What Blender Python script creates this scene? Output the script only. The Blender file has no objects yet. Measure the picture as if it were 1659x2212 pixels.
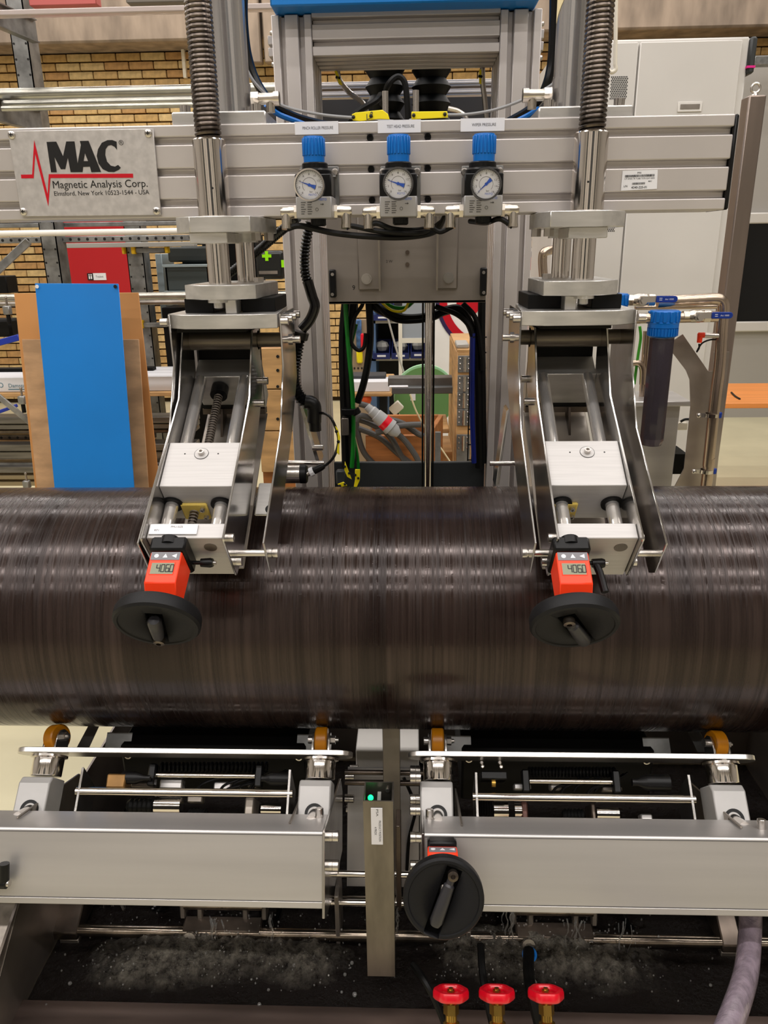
import bpy, math, random
import numpy as np
from mathutils import Vector, Matrix, noise

# ------------------------------------------------------------------ camera
W, H, FPX = 1659, 2212, 1661.0
TH, PS, RO = math.radians(18.91), math.radians(2.22), math.radians(-0.79)
CAM = np.array([0.0, -1.19, 1.577])
F_ = np.array([-math.sin(PS)*math.cos(TH), math.cos(PS)*math.cos(TH), -math.sin(TH)])
r0 = np.array([math.cos(PS), math.sin(PS), 0.0]); u0 = np.cross(r0, F_)
R_ = math.cos(RO)*r0 + math.sin(RO)*u0
U_ = -math.sin(RO)*r0 + math.cos(RO)*u0
scene = bpy.context.scene
C = scene.collection
cd = bpy.data.cameras.new('camera'); cam = bpy.data.objects.new('camera', cd); C.objects.link(cam)
cd.sensor_fit = 'HORIZONTAL'; cd.sensor_width = 36.0; cd.lens = FPX/W*36.0; cd.clip_start = 0.02; cd.clip_end = 60
M = Matrix(((R_[0], U_[0], -F_[0], CAM[0]), (R_[1], U_[1], -F_[1], CAM[1]), (R_[2], U_[2], -F_[2], CAM[2]), (0, 0, 0, 1)))
cam.matrix_world = M
scene.camera = cam

# ------------------------------------------------------------------ world and lights
world = bpy.data.worlds.new('hall_air'); scene.world = world; world.use_nodes = True
bg = world.node_tree.nodes['Background']; bg.inputs[0].default_value = (0.93, 0.86, 0.80, 1); bg.inputs[1].default_value = 0.22
scene.view_settings.view_transform = 'Standard'; scene.view_settings.look = 'None'
scene.view_settings.exposure = 0.0; scene.view_settings.gamma = 1.0; scene.view_settings.use_curve_mapping = False
def strip_lamp(name, x, y, z, lx, ly, watts, col=(1.0, 0.955, 0.925)):
    l = bpy.data.lights.new(name, 'AREA'); l.shape = 'RECTANGLE'; l.size = lx; l.size_y = ly; l.energy = watts; l.color = col
    o = bpy.data.objects.new(name, l); C.objects.link(o); o.location = (x, y, z)
    return o
for y_, w_ in ((-4.3, 105), (-2.7, 140), (-1.0, 140), (0.7, 115), (2.5, 100), (4.1, 60), (5.6, 150)):
    strip_lamp('ceiling_lamp', -0.6, y_, 4.9, 9.0, 0.14, w_)

# ------------------------------------------------------------------ placing: where the sight line through a photo point meets a plane of the place
def A(*v): return np.array(v, float)
def ray(x, y): return F_*FPX + R_*(x-W/2) + U_*(H/2-y)
def PX(x, y, X): d = ray(x, y); return CAM + d*(X-CAM[0])/d[0]
def PY(x, y, Y): d = ray(x, y); return CAM + d*(Y-CAM[1])/d[1]
def PZ(x, y, Z): d = ray(x, y); return CAM + d*(Z-CAM[2])/d[2]
def PP(x, y, p, n): d = ray(x, y); return CAM + d*((p-CAM) @ n)/(d @ n)
def proj(p):
    d = np.array(p)-CAM; z = d @ F_
    return W/2+FPX*(d @ R_)/z, H/2-FPX*(d @ U_)/z
def pxm(p): return ((np.array(p)-CAM) @ F_)/FPX      # metres per photo pixel at a point
def solve(fn, y, lo, hi):                             # parameter at which fn(t) is seen at photo height y
    up = proj(fn(hi))[1] > proj(fn(lo))[1]
    for _ in range(50):
        m = (lo+hi)/2
        if (proj(fn(m))[1] < y) == up: lo = m
        else: hi = m
    return (lo+hi)/2
EX, EY, EZ = A(1, 0, 0), A(0, 1, 0), A(0, 0, 1)
def nrm(v): v = np.array(v, float); return v/np.linalg.norm(v)
def frame(ax):
    ax = nrm(ax); t = EZ if abs(ax[2]) < 0.9 else EX
    u = nrm(np.cross(t, ax)); return u, np.cross(ax, u), ax

# ------------------------------------------------------------------ mesh builder
DRAW = [1.0, np.zeros(3)]                             # drawing scale and offset of the assembly being built
def put(p): return np.array(p, float)*DRAW[0]+DRAW[1]
def unput(p): return (np.array(p, float)-DRAW[1])/DRAW[0]
class MB:
    def __init__(s): s.v = []; s.f = []
    def add(s, vs, fs):
        k = len(s.v); s.v += [tuple(map(float, p)) for p in vs]; s.f += [tuple(i+k for i in f) for f in fs]; return s
    def obox(s, c, hx, hy, hz):
        c = np.array(c, float); hx = np.array(hx, float); hy = np.array(hy, float); hz = np.array(hz, float)
        if np.dot(np.cross(hx, hy), hz) < 0: hx = -hx
        vs = [c+sx*hx+sy*hy+sz*hz for sx in (-1, 1) for sy in (-1, 1) for sz in (-1, 1)]
        return s.add(vs, [(0, 1, 3, 2), (4, 6, 7, 5), (0, 4, 5, 1), (2, 3, 7, 6), (0, 2, 6, 4), (1, 5, 7, 3)])
    def box(s, x0, x1, y0, y1, z0, z1):
        return s.obox(((x0+x1)/2, (y0+y1)/2, (z0+z1)/2), (abs(x1-x0)/2, 0, 0), (0, abs(y1-y0)/2, 0), (0, 0, abs(z1-z0)/2))
    def bar(s, p0, p1, wx, wz, up=None):               # rectangular bar from p0 to p1
        p0 = np.array(p0, float); p1 = np.array(p1, float); a = nrm(p1-p0)
        up = np.array(up, float) if up is not None else (EZ if abs(a[2]) < .9 else EY)
        sd = nrm(np.cross(a, up)); u = np.cross(sd, a)
        return s.obox((p0+p1)/2, (p1-p0)/2, sd*wx/2, u*wz/2)
    def lathe(s, prof, o, ax, seg=20, closed=False):
        u, v, a = frame(ax); o = np.array(o, float); vs = []; n = len(prof)
        for r, h in prof:
            for k in range(seg):
                t = 2*math.pi*k/seg; vs.append(o+a*h+(u*math.cos(t)+v*math.sin(t))*r)
        fs = []
        m = n if closed else n-1
        for i in range(m):
            j = (i+1) % n
            for k in range(seg):
                k2 = (k+1) % seg; fs.append((i*seg+k, i*seg+k2, j*seg+k2, j*seg+k))
        if not closed:
            if prof[0][0] > 1e-6: fs.append(tuple(reversed(range(seg))))
            if prof[-1][0] > 1e-6: fs.append(tuple((n-1)*seg+k for k in range(seg)))
        return s.add(vs, fs)
    def cyl(s, p0, p1, r, seg=16, r2=None):
        p0 = np.array(p0, float); p1 = np.array(p1, float)
        return s.lathe([(r, 0), (r if r2 is None else r2, np.linalg.norm(p1-p0))], p0, p1-p0, seg)
    def ring(s, o, ax, ri, ro, h, seg=24):
        return s.lathe([(ri, 0), (ro, 0), (ro, h), (ri, h)], o, ax, seg, True)
    def torus(s, o, ax, R, r, seg=20, ss=8):
        return s.lathe([(R+r*math.cos(2*math.pi*i/ss), r*math.sin(2*math.pi*i/ss)) for i in range(ss)], o, ax, seg, True)
    def hexa(s, o, ax, r, h): return s.lathe([(r, 0), (r, h)], o, ax, 6)
    def sph(s, c, r, seg=10, sq=None, rings=None):
        rings = rings or max(4, seg//2); c = np.array(c, float); vs = [c+A(0, 0, r)]; q = sq or (1, 1, 1)
        for i in range(1, rings):
            t = math.pi*i/rings
            for k in range(seg):
                p = 2*math.pi*k/seg; vs.append(c+A(r*math.sin(t)*math.cos(p)*q[0], r*math.sin(t)*math.sin(p)*q[1], r*math.cos(t)*q[2]))
        vs[0] = c+A(0, 0, r*q[2]); vs.append(c-A(0, 0, r*q[2])); L = len(vs)-1; fs = []
        for k in range(seg):
            k2 = (k+1) % seg; fs.append((0, 1+k, 1+k2)); fs.append((L, L-seg+k2, L-seg+k))
            for i in range(rings-2): fs.append((1+i*seg+k, 1+(i+1)*seg+k, 1+(i+1)*seg+k2, 1+i*seg+k2))
        return s.add(vs, fs)
    def tube(s, pts, r, seg=8, rad=None, cap=True):
        pts = [np.array(p, float) for p in pts]; n = len(pts); u = None; vs = []
        for i, p in enumerate(pts):
            t = nrm(pts[min(i+1, n-1)]-pts[max(i-1, 0)])
            if u is None: u, w, _ = frame(t)
            else:
                u = nrm(u-t*(u @ t)); w = np.cross(t, u)
            rr = rad(i/(n-1)) if rad else r
            for k in range(seg):
                a = 2*math.pi*k/seg; vs.append(p+(u*math.cos(a)+w*math.sin(a))*rr)
        fs = [(i*seg+k, i*seg+(k+1) % seg, (i+1)*seg+(k+1) % seg, (i+1)*seg+k) for i in range(n-1) for k in range(seg)]
        if cap: fs += [tuple(reversed(range(seg))), tuple((n-1)*seg+k for k in range(seg))]
        return s.add(vs, fs)
    def prism(s, poly, o, u, v, th):                   # outline in the u,v plane, thickness along u x v
        o = np.array(o, float); u = np.array(u, float); v = np.array(v, float); w = nrm(np.cross(u, v))
        a = sum(poly[i][0]*poly[(i+1) % len(poly)][1]-poly[(i+1) % len(poly)][0]*poly[i][1] for i in range(len(poly)))
        if a < 0: poly = poly[::-1]
        n = len(poly); vs = [o+u*x+v*y for x, y in poly]+[o+u*x+v*y+w*th for x, y in poly]
        return s.add(vs, [tuple(reversed(range(n))), tuple(range(n, 2*n))]+[(i, (i+1) % n, n+(i+1) % n, n+i) for i in range(n)])
    def poly3(s, ptsA, off):                           # outline of 3d points thickened by a vector
        n = len(ptsA); off = np.array(off, float); vs = [np.array(p, float) for p in ptsA]; vs += [p+off for p in vs]
        return s.add(vs, [tuple(reversed(range(n))), tuple(range(n, 2*n))]+[(i, (i+1) % n, n+(i+1) % n, n+i) for i in range(n)])
    def build(s, name, m, parent=None, bevel=0.0, ang=35, kind=None, label=None, seg=1, fix=True):
        me = bpy.data.meshes.new(name); me.from_pydata([tuple(put(p)) for p in s.v] if DRAW[0] != 1 else s.v, [], s.f)
        if fix:
            import bmesh
            b = bmesh.new(); b.from_mesh(me); bmesh.ops.recalc_face_normals(b, faces=b.faces); b.to_mesh(me); b.free()
        me.polygons.foreach_set('use_smooth', [True]*len(me.polygons)); me.set_sharp_from_angle(angle=math.radians(ang))
        for mm in (m if isinstance(m, (list, tuple)) else [m]): me.materials.append(mm)
        o = bpy.data.objects.new(name, me); C.objects.link(o)
        if parent is not None: attach(o, parent)
        if bevel:
            md = o.modifiers.new('edge', 'BEVEL'); md.width = bevel; md.segments = seg; md.limit_method = 'ANGLE'; md.angle_limit = math.radians(40)
        if kind: o['kind'] = kind
        if label: o['label'] = label
        return o
def world_loc(o):
    p = np.array(o.location[:])
    return p + world_loc(o.parent) if o.parent else p
def attach(o, parent):
    o.parent = parent; o.location = tuple(np.array(o.location[:])-world_loc(parent))
def tag(o, label, cat, group=None, kind=None):
    o['label'] = label; o['category'] = cat
    if group: o['group'] = group
    if kind: o['kind'] = kind
    return o
def thing(name, label, cat, loc, group=None):
    o = bpy.data.objects.new(name, None); C.objects.link(o); o.location = tuple(put(loc)); o.empty_display_size = .02
    return tag(o, label, cat, group)
def struct(name, mb, m, **k): return mb.build(name, m, kind='structure', **k)
def copy_tree(o, parent=None):
    c = o.copy(); C.objects.link(c)
    if parent: c.parent = parent
    for ch in list(o.children): copy_tree(ch, c)
    return c
def smooth_path(pts, n=10):
    pts = [np.array(p, float) for p in pts]; P = [2*pts[0]-pts[1]]+pts+[2*pts[-1]-pts[-2]]; out = []
    for i in range(1, len(P)-2):
        for k in range(n):
            t = k/n; a, b, c, d = P[i-1], P[i], P[i+1], P[i+2]
            out.append(.5*((2*b)+(-a+c)*t+(2*a-5*b+4*c-d)*t*t+(-a+3*b-3*c+d)*t**3))
    out.append(pts[-1]); return out
def text(s, width, pos, xdir, ydir, m, parent, height=None, name='lettering', align='CENTER', bold=0.0):
    cu = bpy.data.curves.new(name, 'FONT'); cu.body = s; cu.size = 1; cu.align_x = align; cu.align_y = 'CENTER'; cu.offset = bold; cu.resolution_u = 3
    o = bpy.data.objects.new(name, cu); C.objects.link(o); dg = bpy.context.evaluated_depsgraph_get(); dg.update()
    me = bpy.data.meshes.new_from_object(o.evaluated_get(dg)); bpy.data.objects.remove(o); bpy.data.curves.remove(cu)
    v = np.array([q.co[:] for q in me.vertices]); lo, hi_ = v.min(0), v.max(0); mid = (lo+hi_)/2
    k = width/max(hi_[0]-lo[0], 1e-6); kh = height/max(hi_[1]-lo[1], 1e-6) if height else k
    x = nrm(xdir); y = nrm(ydir); P = np.array(pos, float)
    for q, c in zip(me.vertices, v): q.co = tuple(put(P+x*(c[0]-mid[0])*k+y*(c[1]-mid[1])*kh))
    me.materials.clear(); me.materials.append(m); me.name = name
    o = bpy.data.objects.new(name, me); C.objects.link(o)
    if parent is not None: attach(o, parent)
    return o

# ------------------------------------------------------------------ materials
def lin(c): return tuple((x/255/12.92 if x/255 <= .04045 else ((x/255+.055)/1.055)**2.4) for x in c)+(1,)
def mat(name, col, rough=.5, metal=0.0, var=0.0, vscale=8.0, stretch=(1, 1, 1), bump=0.0, bscale=60, bstretch=None, col2=None, trans=0, ior=1.45, emit=0, coat=0, spec=.5, lo=.35, hi=.65, rvar=0):
    m = bpy.data.materials.new(name); m.use_nodes = True; nt = m.node_tree; b = nt.nodes['Principled BSDF']; L = nt.links.new
    b.inputs['Base Color'].default_value = lin(col); b.inputs['Roughness'].default_value = rough; b.inputs['Metallic'].default_value = metal
    b.inputs['Transmission Weight'].default_value = trans; b.inputs['IOR'].default_value = ior; b.inputs['Coat Weight'].default_value = coat; b.inputs['Specular IOR Level'].default_value = spec
    if emit: b.inputs['Emission Color'].default_value = lin(col); b.inputs['Emission Strength'].default_value = emit
    tc = nt.nodes.new('ShaderNodeTexCoord')
    def nz(scale, st, detail=4):
        mp = nt.nodes.new('ShaderNodeMapping'); mp.inputs['Scale'].default_value = st; L(tc.outputs['Object'], mp.inputs[0])
        n = nt.nodes.new('ShaderNodeTexNoise'); n.inputs['Scale'].default_value = scale; n.inputs['Detail'].default_value = detail; L(mp.outputs[0], n.inputs[0]); return n
    if var or col2 or rvar:
        n = nz(vscale, stretch); rp = nt.nodes.new('ShaderNodeMapRange'); rp.inputs[1].default_value = lo; rp.inputs[2].default_value = hi; L(n.outputs[0], rp.inputs[0])
        if var or col2:
            mx = nt.nodes.new('ShaderNodeMix'); mx.data_type = 'RGBA'
            c2 = col2 if col2 else tuple(max(0, x*(1-var)) for x in col)
            mx.inputs[6].default_value = lin(col); mx.inputs[7].default_value = lin(c2); L(rp.outputs[0], mx.inputs[0]); L(mx.outputs[2], b.inputs['Base Color'])
        if rvar:
            r2 = nt.nodes.new('ShaderNodeMapRange'); r2.inputs[3].default_value = max(.02, rough-rvar); r2.inputs[4].default_value = rough+rvar; L(rp.outputs[0], r2.inputs[0]); L(r2.outputs[0], b.inputs['Roughness'])
    if bump:
        n2 = nz(bscale, bstretch or stretch); bp = nt.nodes.new('ShaderNodeBump'); bp.inputs['Strength'].default_value = bump; bp.inputs['Distance'].default_value = .002; L(n2.outputs[0], bp.inputs['Height']); L(bp.outputs[0], b.inputs['Normal'])
    return m
ALU = mat('anodised_aluminium', (205, 199, 196), .42, .55, var=.05, vscale=5)
ALU_DARK = mat('slot_aluminium', (120, 116, 114), .5, .5)
PLATE = mat('milled_aluminium', (215, 213, 210), .34, .75, var=.08, vscale=14, stretch=(1, 6, 6), bump=.05, bscale=200)
BRIGHT = mat('bright_milled_aluminium', (196, 193, 191), .55, .3, var=.04, vscale=60, stretch=(.2, 6, 6))
STEEL = mat('stainless_sheet', (198, 195, 192), .17, .97, var=.08, vscale=9, rvar=.06)
SHEET = mat('brushed_sheet_steel', (200, 197, 195), .38, .72, var=.06, vscale=6, stretch=(.2, 4, 4))
DULL = mat('dull_stainless', (172, 163, 153), .42, .8, var=.3, vscale=7, bump=.05)
CHROME = mat('polished_steel', (222, 216, 210), .14, 1.0)
SCREW = mat('screw_steel', (200, 195, 190), .25, .95)
SPRING = mat('oiled_spring_steel', (112, 102, 94), .26, .9, var=.3, vscale=20)
BLACK = mat('black_plastic', (14, 14, 15), .36, spec=.3)
GLOSSBLACK = mat('glossy_black_hose', (12, 12, 13), .22)
RUBBER = mat('black_rubber', (10, 10, 10), .5, spec=.25)
DARKSTEEL = mat('dark_wet_steel', (112, 100, 90), .3, .75, var=.4, vscale=12)
SOOT = mat('blackened_housing', (12, 11, 10), .6, spec=.2)
BLUE = mat('blue_knob_plastic', (0, 104, 190), .35)
BLUEPAINT = mat('blue_paint', (0, 118, 200), .45, var=.04, vscale=3)
WHITE = mat('white_label_vinyl', (226, 226, 230), .45)
INK = mat('black_ink', (14, 13, 14), .5)
GREYINK = mat('grey_ink', (70, 68, 68), .5)
RED = mat('red_print', (190, 0, 28), .4)
ORANGE = mat('orange_plastic', (252, 62, 22), .4)
AMBER = mat('amber_polyurethane', (178, 112, 8), .3, trans=.15)
STRIPM = mat('polished_strip_steel', (238, 235, 232), .3, 1.0)
BLOCKM = mat('blasted_aluminium', (196, 194, 192), .55, .45, var=.06, vscale=14)
BRONZE = mat('bronze_block', (150, 112, 64), .4, .6, var=.2, vscale=20)
BRASS = mat('brass', (205, 165, 80), .25, .95, var=.2, vscale=30)
NICKEL = mat('nickel_brass', (204, 196, 184), .25, .95)
YELLOW = mat('yellow_plastic', (240, 220, 20), .45)
REDVALVE = mat('red_enamel', (214, 8, 34), .28, coat=.4)
GALV = mat('galvanised_steel', (158, 158, 156), .42, .65, var=.25, vscale=18)
CONC = mat('raw_concrete', (170, 152, 134), .9, var=.24, vscale=6, stretch=(1, 1, .3), bump=.3, bscale=30)
FLOOR = mat('vinyl_floor', (214, 206, 172), .4, var=.06, vscale=2)
MORTAR = mat('dark_mortar', (58, 45, 26), .95)
BRICKS = [mat('yellow_brick', c, .85, var=.14, vscale=22, bump=.25, bscale=90) for c in ((212, 176, 118), (202, 164, 104), (218, 188, 132), (194, 150, 96))]
WOOD = mat('plywood', (204, 160, 106), .6, var=.16, vscale=7, stretch=(1, 1, 6))
CRATE = mat('crate_wood', (178, 112, 58), .6, var=.22, vscale=9, stretch=(.6, 4, 6))
CARD = mat('brown_cardboard', (196, 138, 80), .75, var=.08, vscale=4)
KRAFT = mat('creased_packing_paper', (192, 152, 112), .8, var=.16, vscale=9, stretch=(1, 1, 2.5), bump=.6, bscale=14)
CABGREY = mat('pale_grey_enamel', (208, 204, 198), .5, var=.03, vscale=3)
DOORGREY = mat('grey_door_paint', (166, 162, 156), .55)
# ------------------------------------------------------------------ setting: floor, back wall, bricks
FZ = 0.0
struct('floor', MB().box(-9, 9, -6.4, 7.6, -.1, 0), FLOOR)
WY = 7.2
zbeam = PY(200, 92, 6.8)[2]
wall = struct('wall_back', MB().box(-9, 9, WY+.015, WY+.3, 0, 5.2), MORTAR)
struct('ceiling', MB().box(-9, 9, -6.4, WY+.3, 5.3, 5.5), mat('dark_concrete_ceiling', (146, 141, 136), .9))
struct('wall_left', MB().box(-7.2, -7, -6.4, WY+.3, 0, 5.3), mat('plaster_wall', (176, 172, 168), .9))
struct('wall_front', MB().box(-7, 7, -6.4, -6.2, 0, 5.3), bpy.data.materials['plaster_wall'])
pl = MB()
for x in (-5.2, -2.9, -.9, 1.4, 3.3, 5.4): pl.box(x-.22, x+.22, -6.2, -5.8, 0, 5.3)
struct('added_pillars', pl, mat('added_pillar_white', (226, 220, 210), .8))  # unseen pillars, added to give the chrome pale reflected stripes
for i, (a, c) in enumerate(((-4.9, -3.2), (-.6, 1.1), (3.6, 5.1))): struct('door_%d' % (i+3), MB().box(a, c, -6.22, -6.12, 0, 4.2), mat('added_gate_dark', (38, 42, 46), .4) if 'added_gate_dark' not in bpy.data.materials else bpy.data.materials['added_gate_dark'])  # unseen dark gates, added so the chrome reflects dark stripes
struct('wall_right', MB().box(7, 7.2, -6.4, WY+.3, 0, 5.3), bpy.data.materials['plaster_wall'])
struct('trim_1', MB().box(-9, 9, 6.8, WY+.012, zbeam, zbeam+1.5), CONC, bevel=.02)
pil = MB()
pil.box(PY(515, 60, 6.7)[0], PY(562, 60, 6.7)[0], 6.66, 6.79, zbeam-.22, zbeam+1.5); pil.box(PY(569, 60, 6.7)[0], PY(606, 60, 6.7)[0], 6.66, 6.79, zbeam-.22, zbeam+1.5)
struct('trim_2', pil, CONC, bevel=.01)
BP, BH = .2405, .0762
rows = int((zbeam+.05)/BH); shared = []
for m in BRICKS:
    mb = MB().obox((0, 0, 0), (.1155, 0, 0), (0, .03, 0), (0, 0, .0315)); o = mb.build('brick', m, bevel=.004); shared.append(o)
seen = [(-30, 428, 88, 272), (-30, 150, 470, 850), (268, 372, 465, 850), (1155, 1235, 60, 190), (690, 1085, 128, 205), (1615, 1700, 70, 125), (520, 612, 120, 240)]
rest = MB(); used = [0]*4; rng = random.Random(4)
for j in range(2, rows+1):
    for i in range(-34, 30):
        x = i*BP+(BP/2 if j % 2 else 0)+.03; z = zbeam-.012-.0315-(rows-j)*BH; p = (x, WY-.012, z)
        if z < .05: continue
        px, py = proj(p)
        if any(a < px < b and c < py < d for a, b, c, d in seen):
            k = rng.randrange(4)
            if used[k] == 0: o = shared[k]
            else: o = shared[k].copy(); C.objects.link(o)
            used[k] = 1; o.location = p; o.location.y += rng.uniform(-.004, .004); o.parent = wall
        elif -400 < px < 2000:
            rest.obox(p, (.1155, 0, 0), (0, .03, 0), (0, 0, .0315))
rest.build('brick_field', BRICKS[0], wall, kind='stuff', fix=False)

# ------------------------------------------------------------------ the tested pipe
PIPE = bpy.data.materials.new('mill_scale_pipe'); PIPE.use_nodes = True
nt = PIPE.node_tree; b = nt.nodes['Principled BSDF']; L = nt.links.new; tc = nt.nodes.new('ShaderNodeTexCoord')
def pn(scale, st, det=5, rough=.6):
    mp = nt.nodes.new('ShaderNodeMapping'); mp.inputs['Scale'].default_value = st; L(tc.outputs['Object'], mp.inputs[0])
    n = nt.nodes.new('ShaderNodeTexNoise'); n.inputs['Scale'].default_value = scale; n.inputs['Detail'].default_value = det; n.inputs['Roughness'].default_value = rough; L(mp.outputs[0], n.inputs[0]); return n.outputs[0]
def rmp(s, a, b_, c, d):
    r = nt.nodes.new('ShaderNodeMapRange'); r.inputs[1].default_value = a; r.inputs[2].default_value = b_; r.inputs[3].default_value = c; r.inputs[4].default_value = d; L(s, r.inputs[0]); return r.outputs[0]
def mixc(f, c1, c2):
    m = nt.nodes.new('ShaderNodeMix'); m.data_type = 'RGBA'; L(f, m.inputs[0])
    for k, c in ((6, c1), (7, c2)):
        if isinstance(c, tuple): m.inputs[k].default_value = c
        else: L(c, m.inputs[k])
    return m.outputs[2]
streak = pn(1.0, (170, 1.6, 1.6)); stain = pn(1.0, (15, 1.5, 1.5), 3); fine = pn(1.0, (460, 5, 5)); pit = pn(1.0, (160, 160, 160), 2)
c1 = mixc(rmp(streak, .38, .72, 0, 1), lin((38, 27, 24)), lin((64, 51, 47)))
c2 = mixc(rmp(stain, .5, .62, 0, .75), c1, lin((26, 14, 12)))
L(c2, b.inputs['Base Color']); b.inputs['Metallic'].default_value = .4
rs_ = nt.nodes.new('ShaderNodeMath'); rs_.operation = 'MULTIPLY'; L(rmp(fine, .34, .66, .5, 1.4), rs_.inputs[0]); L(rmp(streak, .3, .7, .34, .14), rs_.inputs[1]); rr = rs_.outputs[0]; L(rr, b.inputs['Roughness'])
bp = nt.nodes.new('ShaderNodeBump'); bp.inputs['Strength'].default_value = .08; bp.inputs['Distance'].default_value = .0012
add = nt.nodes.new('ShaderNodeMath'); add.operation = 'ADD'; L(fine, add.inputs[0]); L(rmp(pit, .62, .75, 0, .8), add.inputs[1]); L(add.outputs[0], bp.inputs['Height']); L(bp.outputs[0], b.inputs['Normal'])
tag(MB().lathe([(.19, 0), (.203, 0), (.203, 3.0), (.19, 3.0)], (-1.5, 0, 1.0), EX, 160, True).build('steel_pipe', PIPE), 'large dark brown steel pipe lying across the whole machine', 'pipe')

# ------------------------------------------------------------------ upper frame: drawn on a 45 mm profile module, installed on the 40 mm one
DRAW[:] = [0.895, A(0, -0.12495, 0.165585)]
def slotted(x0, x1, y0, y1, pitch, slots, w=.0115, dep=.018):  # section outline in (along, depth): slots on the y0 side and the two ends
    p = [(x0, y0)]
    for c in slots: p += [(c-w/2, y0), (c-w/2, y0+dep), (c+w/2, y0+dep), (c+w/2, y0)]
    p += [(x1, y0)]
    for c in [y0+pitch*(i+.5) for i in range(int(round((y1-y0)/pitch)))]: p += [(x1, c-w/2), (x1-dep, c-w/2), (x1-dep, c+w/2), (x1, c+w/2)]
    p += [(x1, y1), (x0, y1)]
    for c in [y0+pitch*(i+.5) for i in range(int(round((y1-y0)/pitch)))][::-1]: p += [(x0, c+w/2), (x0+dep, c+w/2), (x0+dep, c-w/2), (x0, c-w/2)]
    return p
PYF = .65
for side, (a, c, slots) in {'left': (584, 671, (607, 649)), 'right': (1082.5, 1172.5, (1104, 1150))}.items():
    x0 = PY(a, 12, PYF)[0]; x1 = PY(c, 12, PYF)[0]; wd = x1-x0
    t = thing('frame_post', 'tall slotted aluminium post on the %s of the middle opening' % side, 'post', ((x0+x1)/2, PYF+.09, .3), 'aluminium posts of the frame')
    MB().prism(slotted(x0, x1, PYF, PYF+2*wd, wd/2, (x0+wd*.26, x0+wd*.74)), (0, 0, -.18), EX, EY, PY(870, 7, .6)[2]+.178).build('profile', ALU, t, bevel=.0012)
    sx = x0 if side == 'left' else x1; sg = -1 if side == 'left' else 1
    for py in ((58, 128) if side == 'left' else (40, 115)):
        z = PY(a, py, PYF)[2]
        MB().cyl((sx, PYF+.05, z), (sx+sg*.006, PYF+.05, z), .007, 12).lathe([(.005, 0), (.005, .004), (.003, .006)], (sx+sg*.006, PYF+.05, z), (sg, 0, 0), 12).build('bolt', SCREW, t)
xl = PY(671, 12, PYF)[0]; xr = PY(1082.5, 12, PYF)[0]
z1 = PY(870, 11, PYF)[2]; z0 = PY(870, 116, PYF)[2]; hh = z1-z0
t = thing('cross_member', 'slotted aluminium cross member joining the two posts under the blue cover', 'beam', ((xl+xr)/2, PYF+.09, z0))
s = slotted(z0, z1, PYF+.003, PYF+.003+2*hh*.86, hh*.43, (z0+hh*.27, z0+hh*.73))
MB().poly3([(xl, y, z) for z, y in s], (xr-xl, 0, 0)).build('profile', ALU, t, bevel=.0012)
tag(MB().box(PY(583, 5, .6)[0], PY(1166, 5, .6)[0], .6, .9, PY(870, 7, .6)[2], PY(870, 7, .6)[2]+.35).build('blue_canopy', BLUEPAINT, bevel=.003), 'blue painted cover capping the aluminium frame at the top', 'cover')
for y, dep, lab in ((181, 1.35, 'upper of two aluminium rails seen through the top opening'), (201, 1.35, 'lower of two aluminium rails seen through the top opening')):
    p = PY(880, y, dep); tag(MB().box(-.33, .3, dep, dep+.06, p[2]-.009, p[2]+.009).box(-.33, .3, dep-.004, dep, p[2]-.003, p[2]+.003).box(-.33, -.31, .82, dep, p[2]-.009, p[2]+.009).box(.28, .3, .82, dep, p[2]-.009, p[2]+.009).build('back_rail', ALU, bevel=.001), lab, 'rail')
p = PY(880, 212, 1.28); tag(MB().box(-.55, .5, 1.28, 1.3, p[2]-.25, p[2]).build('backing_sheet', mat('dark_grey_sheet', (62, 60, 60), .5, .4)), 'dark grey sheet behind the black bellows', 'sheet')

# main horizontal beam
BY = .13; bz1 = 1.764; bz0 = 1.628; bh = bz1-bz0
bx1 = PY(1592, 300, BY)[0]; bx0 = -.95
beam = thing('main_beam', 'wide slotted aluminium beam spanning the machine above the pipe', 'beam', (0, BY+.045, bz0))
s = slotted(bz0, bz1, BY, BY+.09, .045, [bz0+bh*(k+.5)/3 for k in range(3)], .0108, .011)
MB().poly3([(bx0, y, z) for z, y in s], (bx1-bx0-.006, 0, 0)).build('profile', ALU, beam, bevel=.0018, seg=2)
MB().box(bx1-.006, bx1, BY-.0005, BY+.09, bz0, bz1).build('end_cap', BLACK, beam, bevel=.002)
for x, k in ((800, 2), (924, 2), (801, 1), (924, 1), (802, 0), (925, 0)):
    zc = bz0+bh*(k+.5)/3; X = PY(x, 365, BY)[0]
    MB().lathe([(.0052, 0), (.0052, .004), (.003, .004), (.003, .001)], (X, BY+.0108, zc), -EY, 16).build('slot_screw', BLACK, beam)

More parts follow.
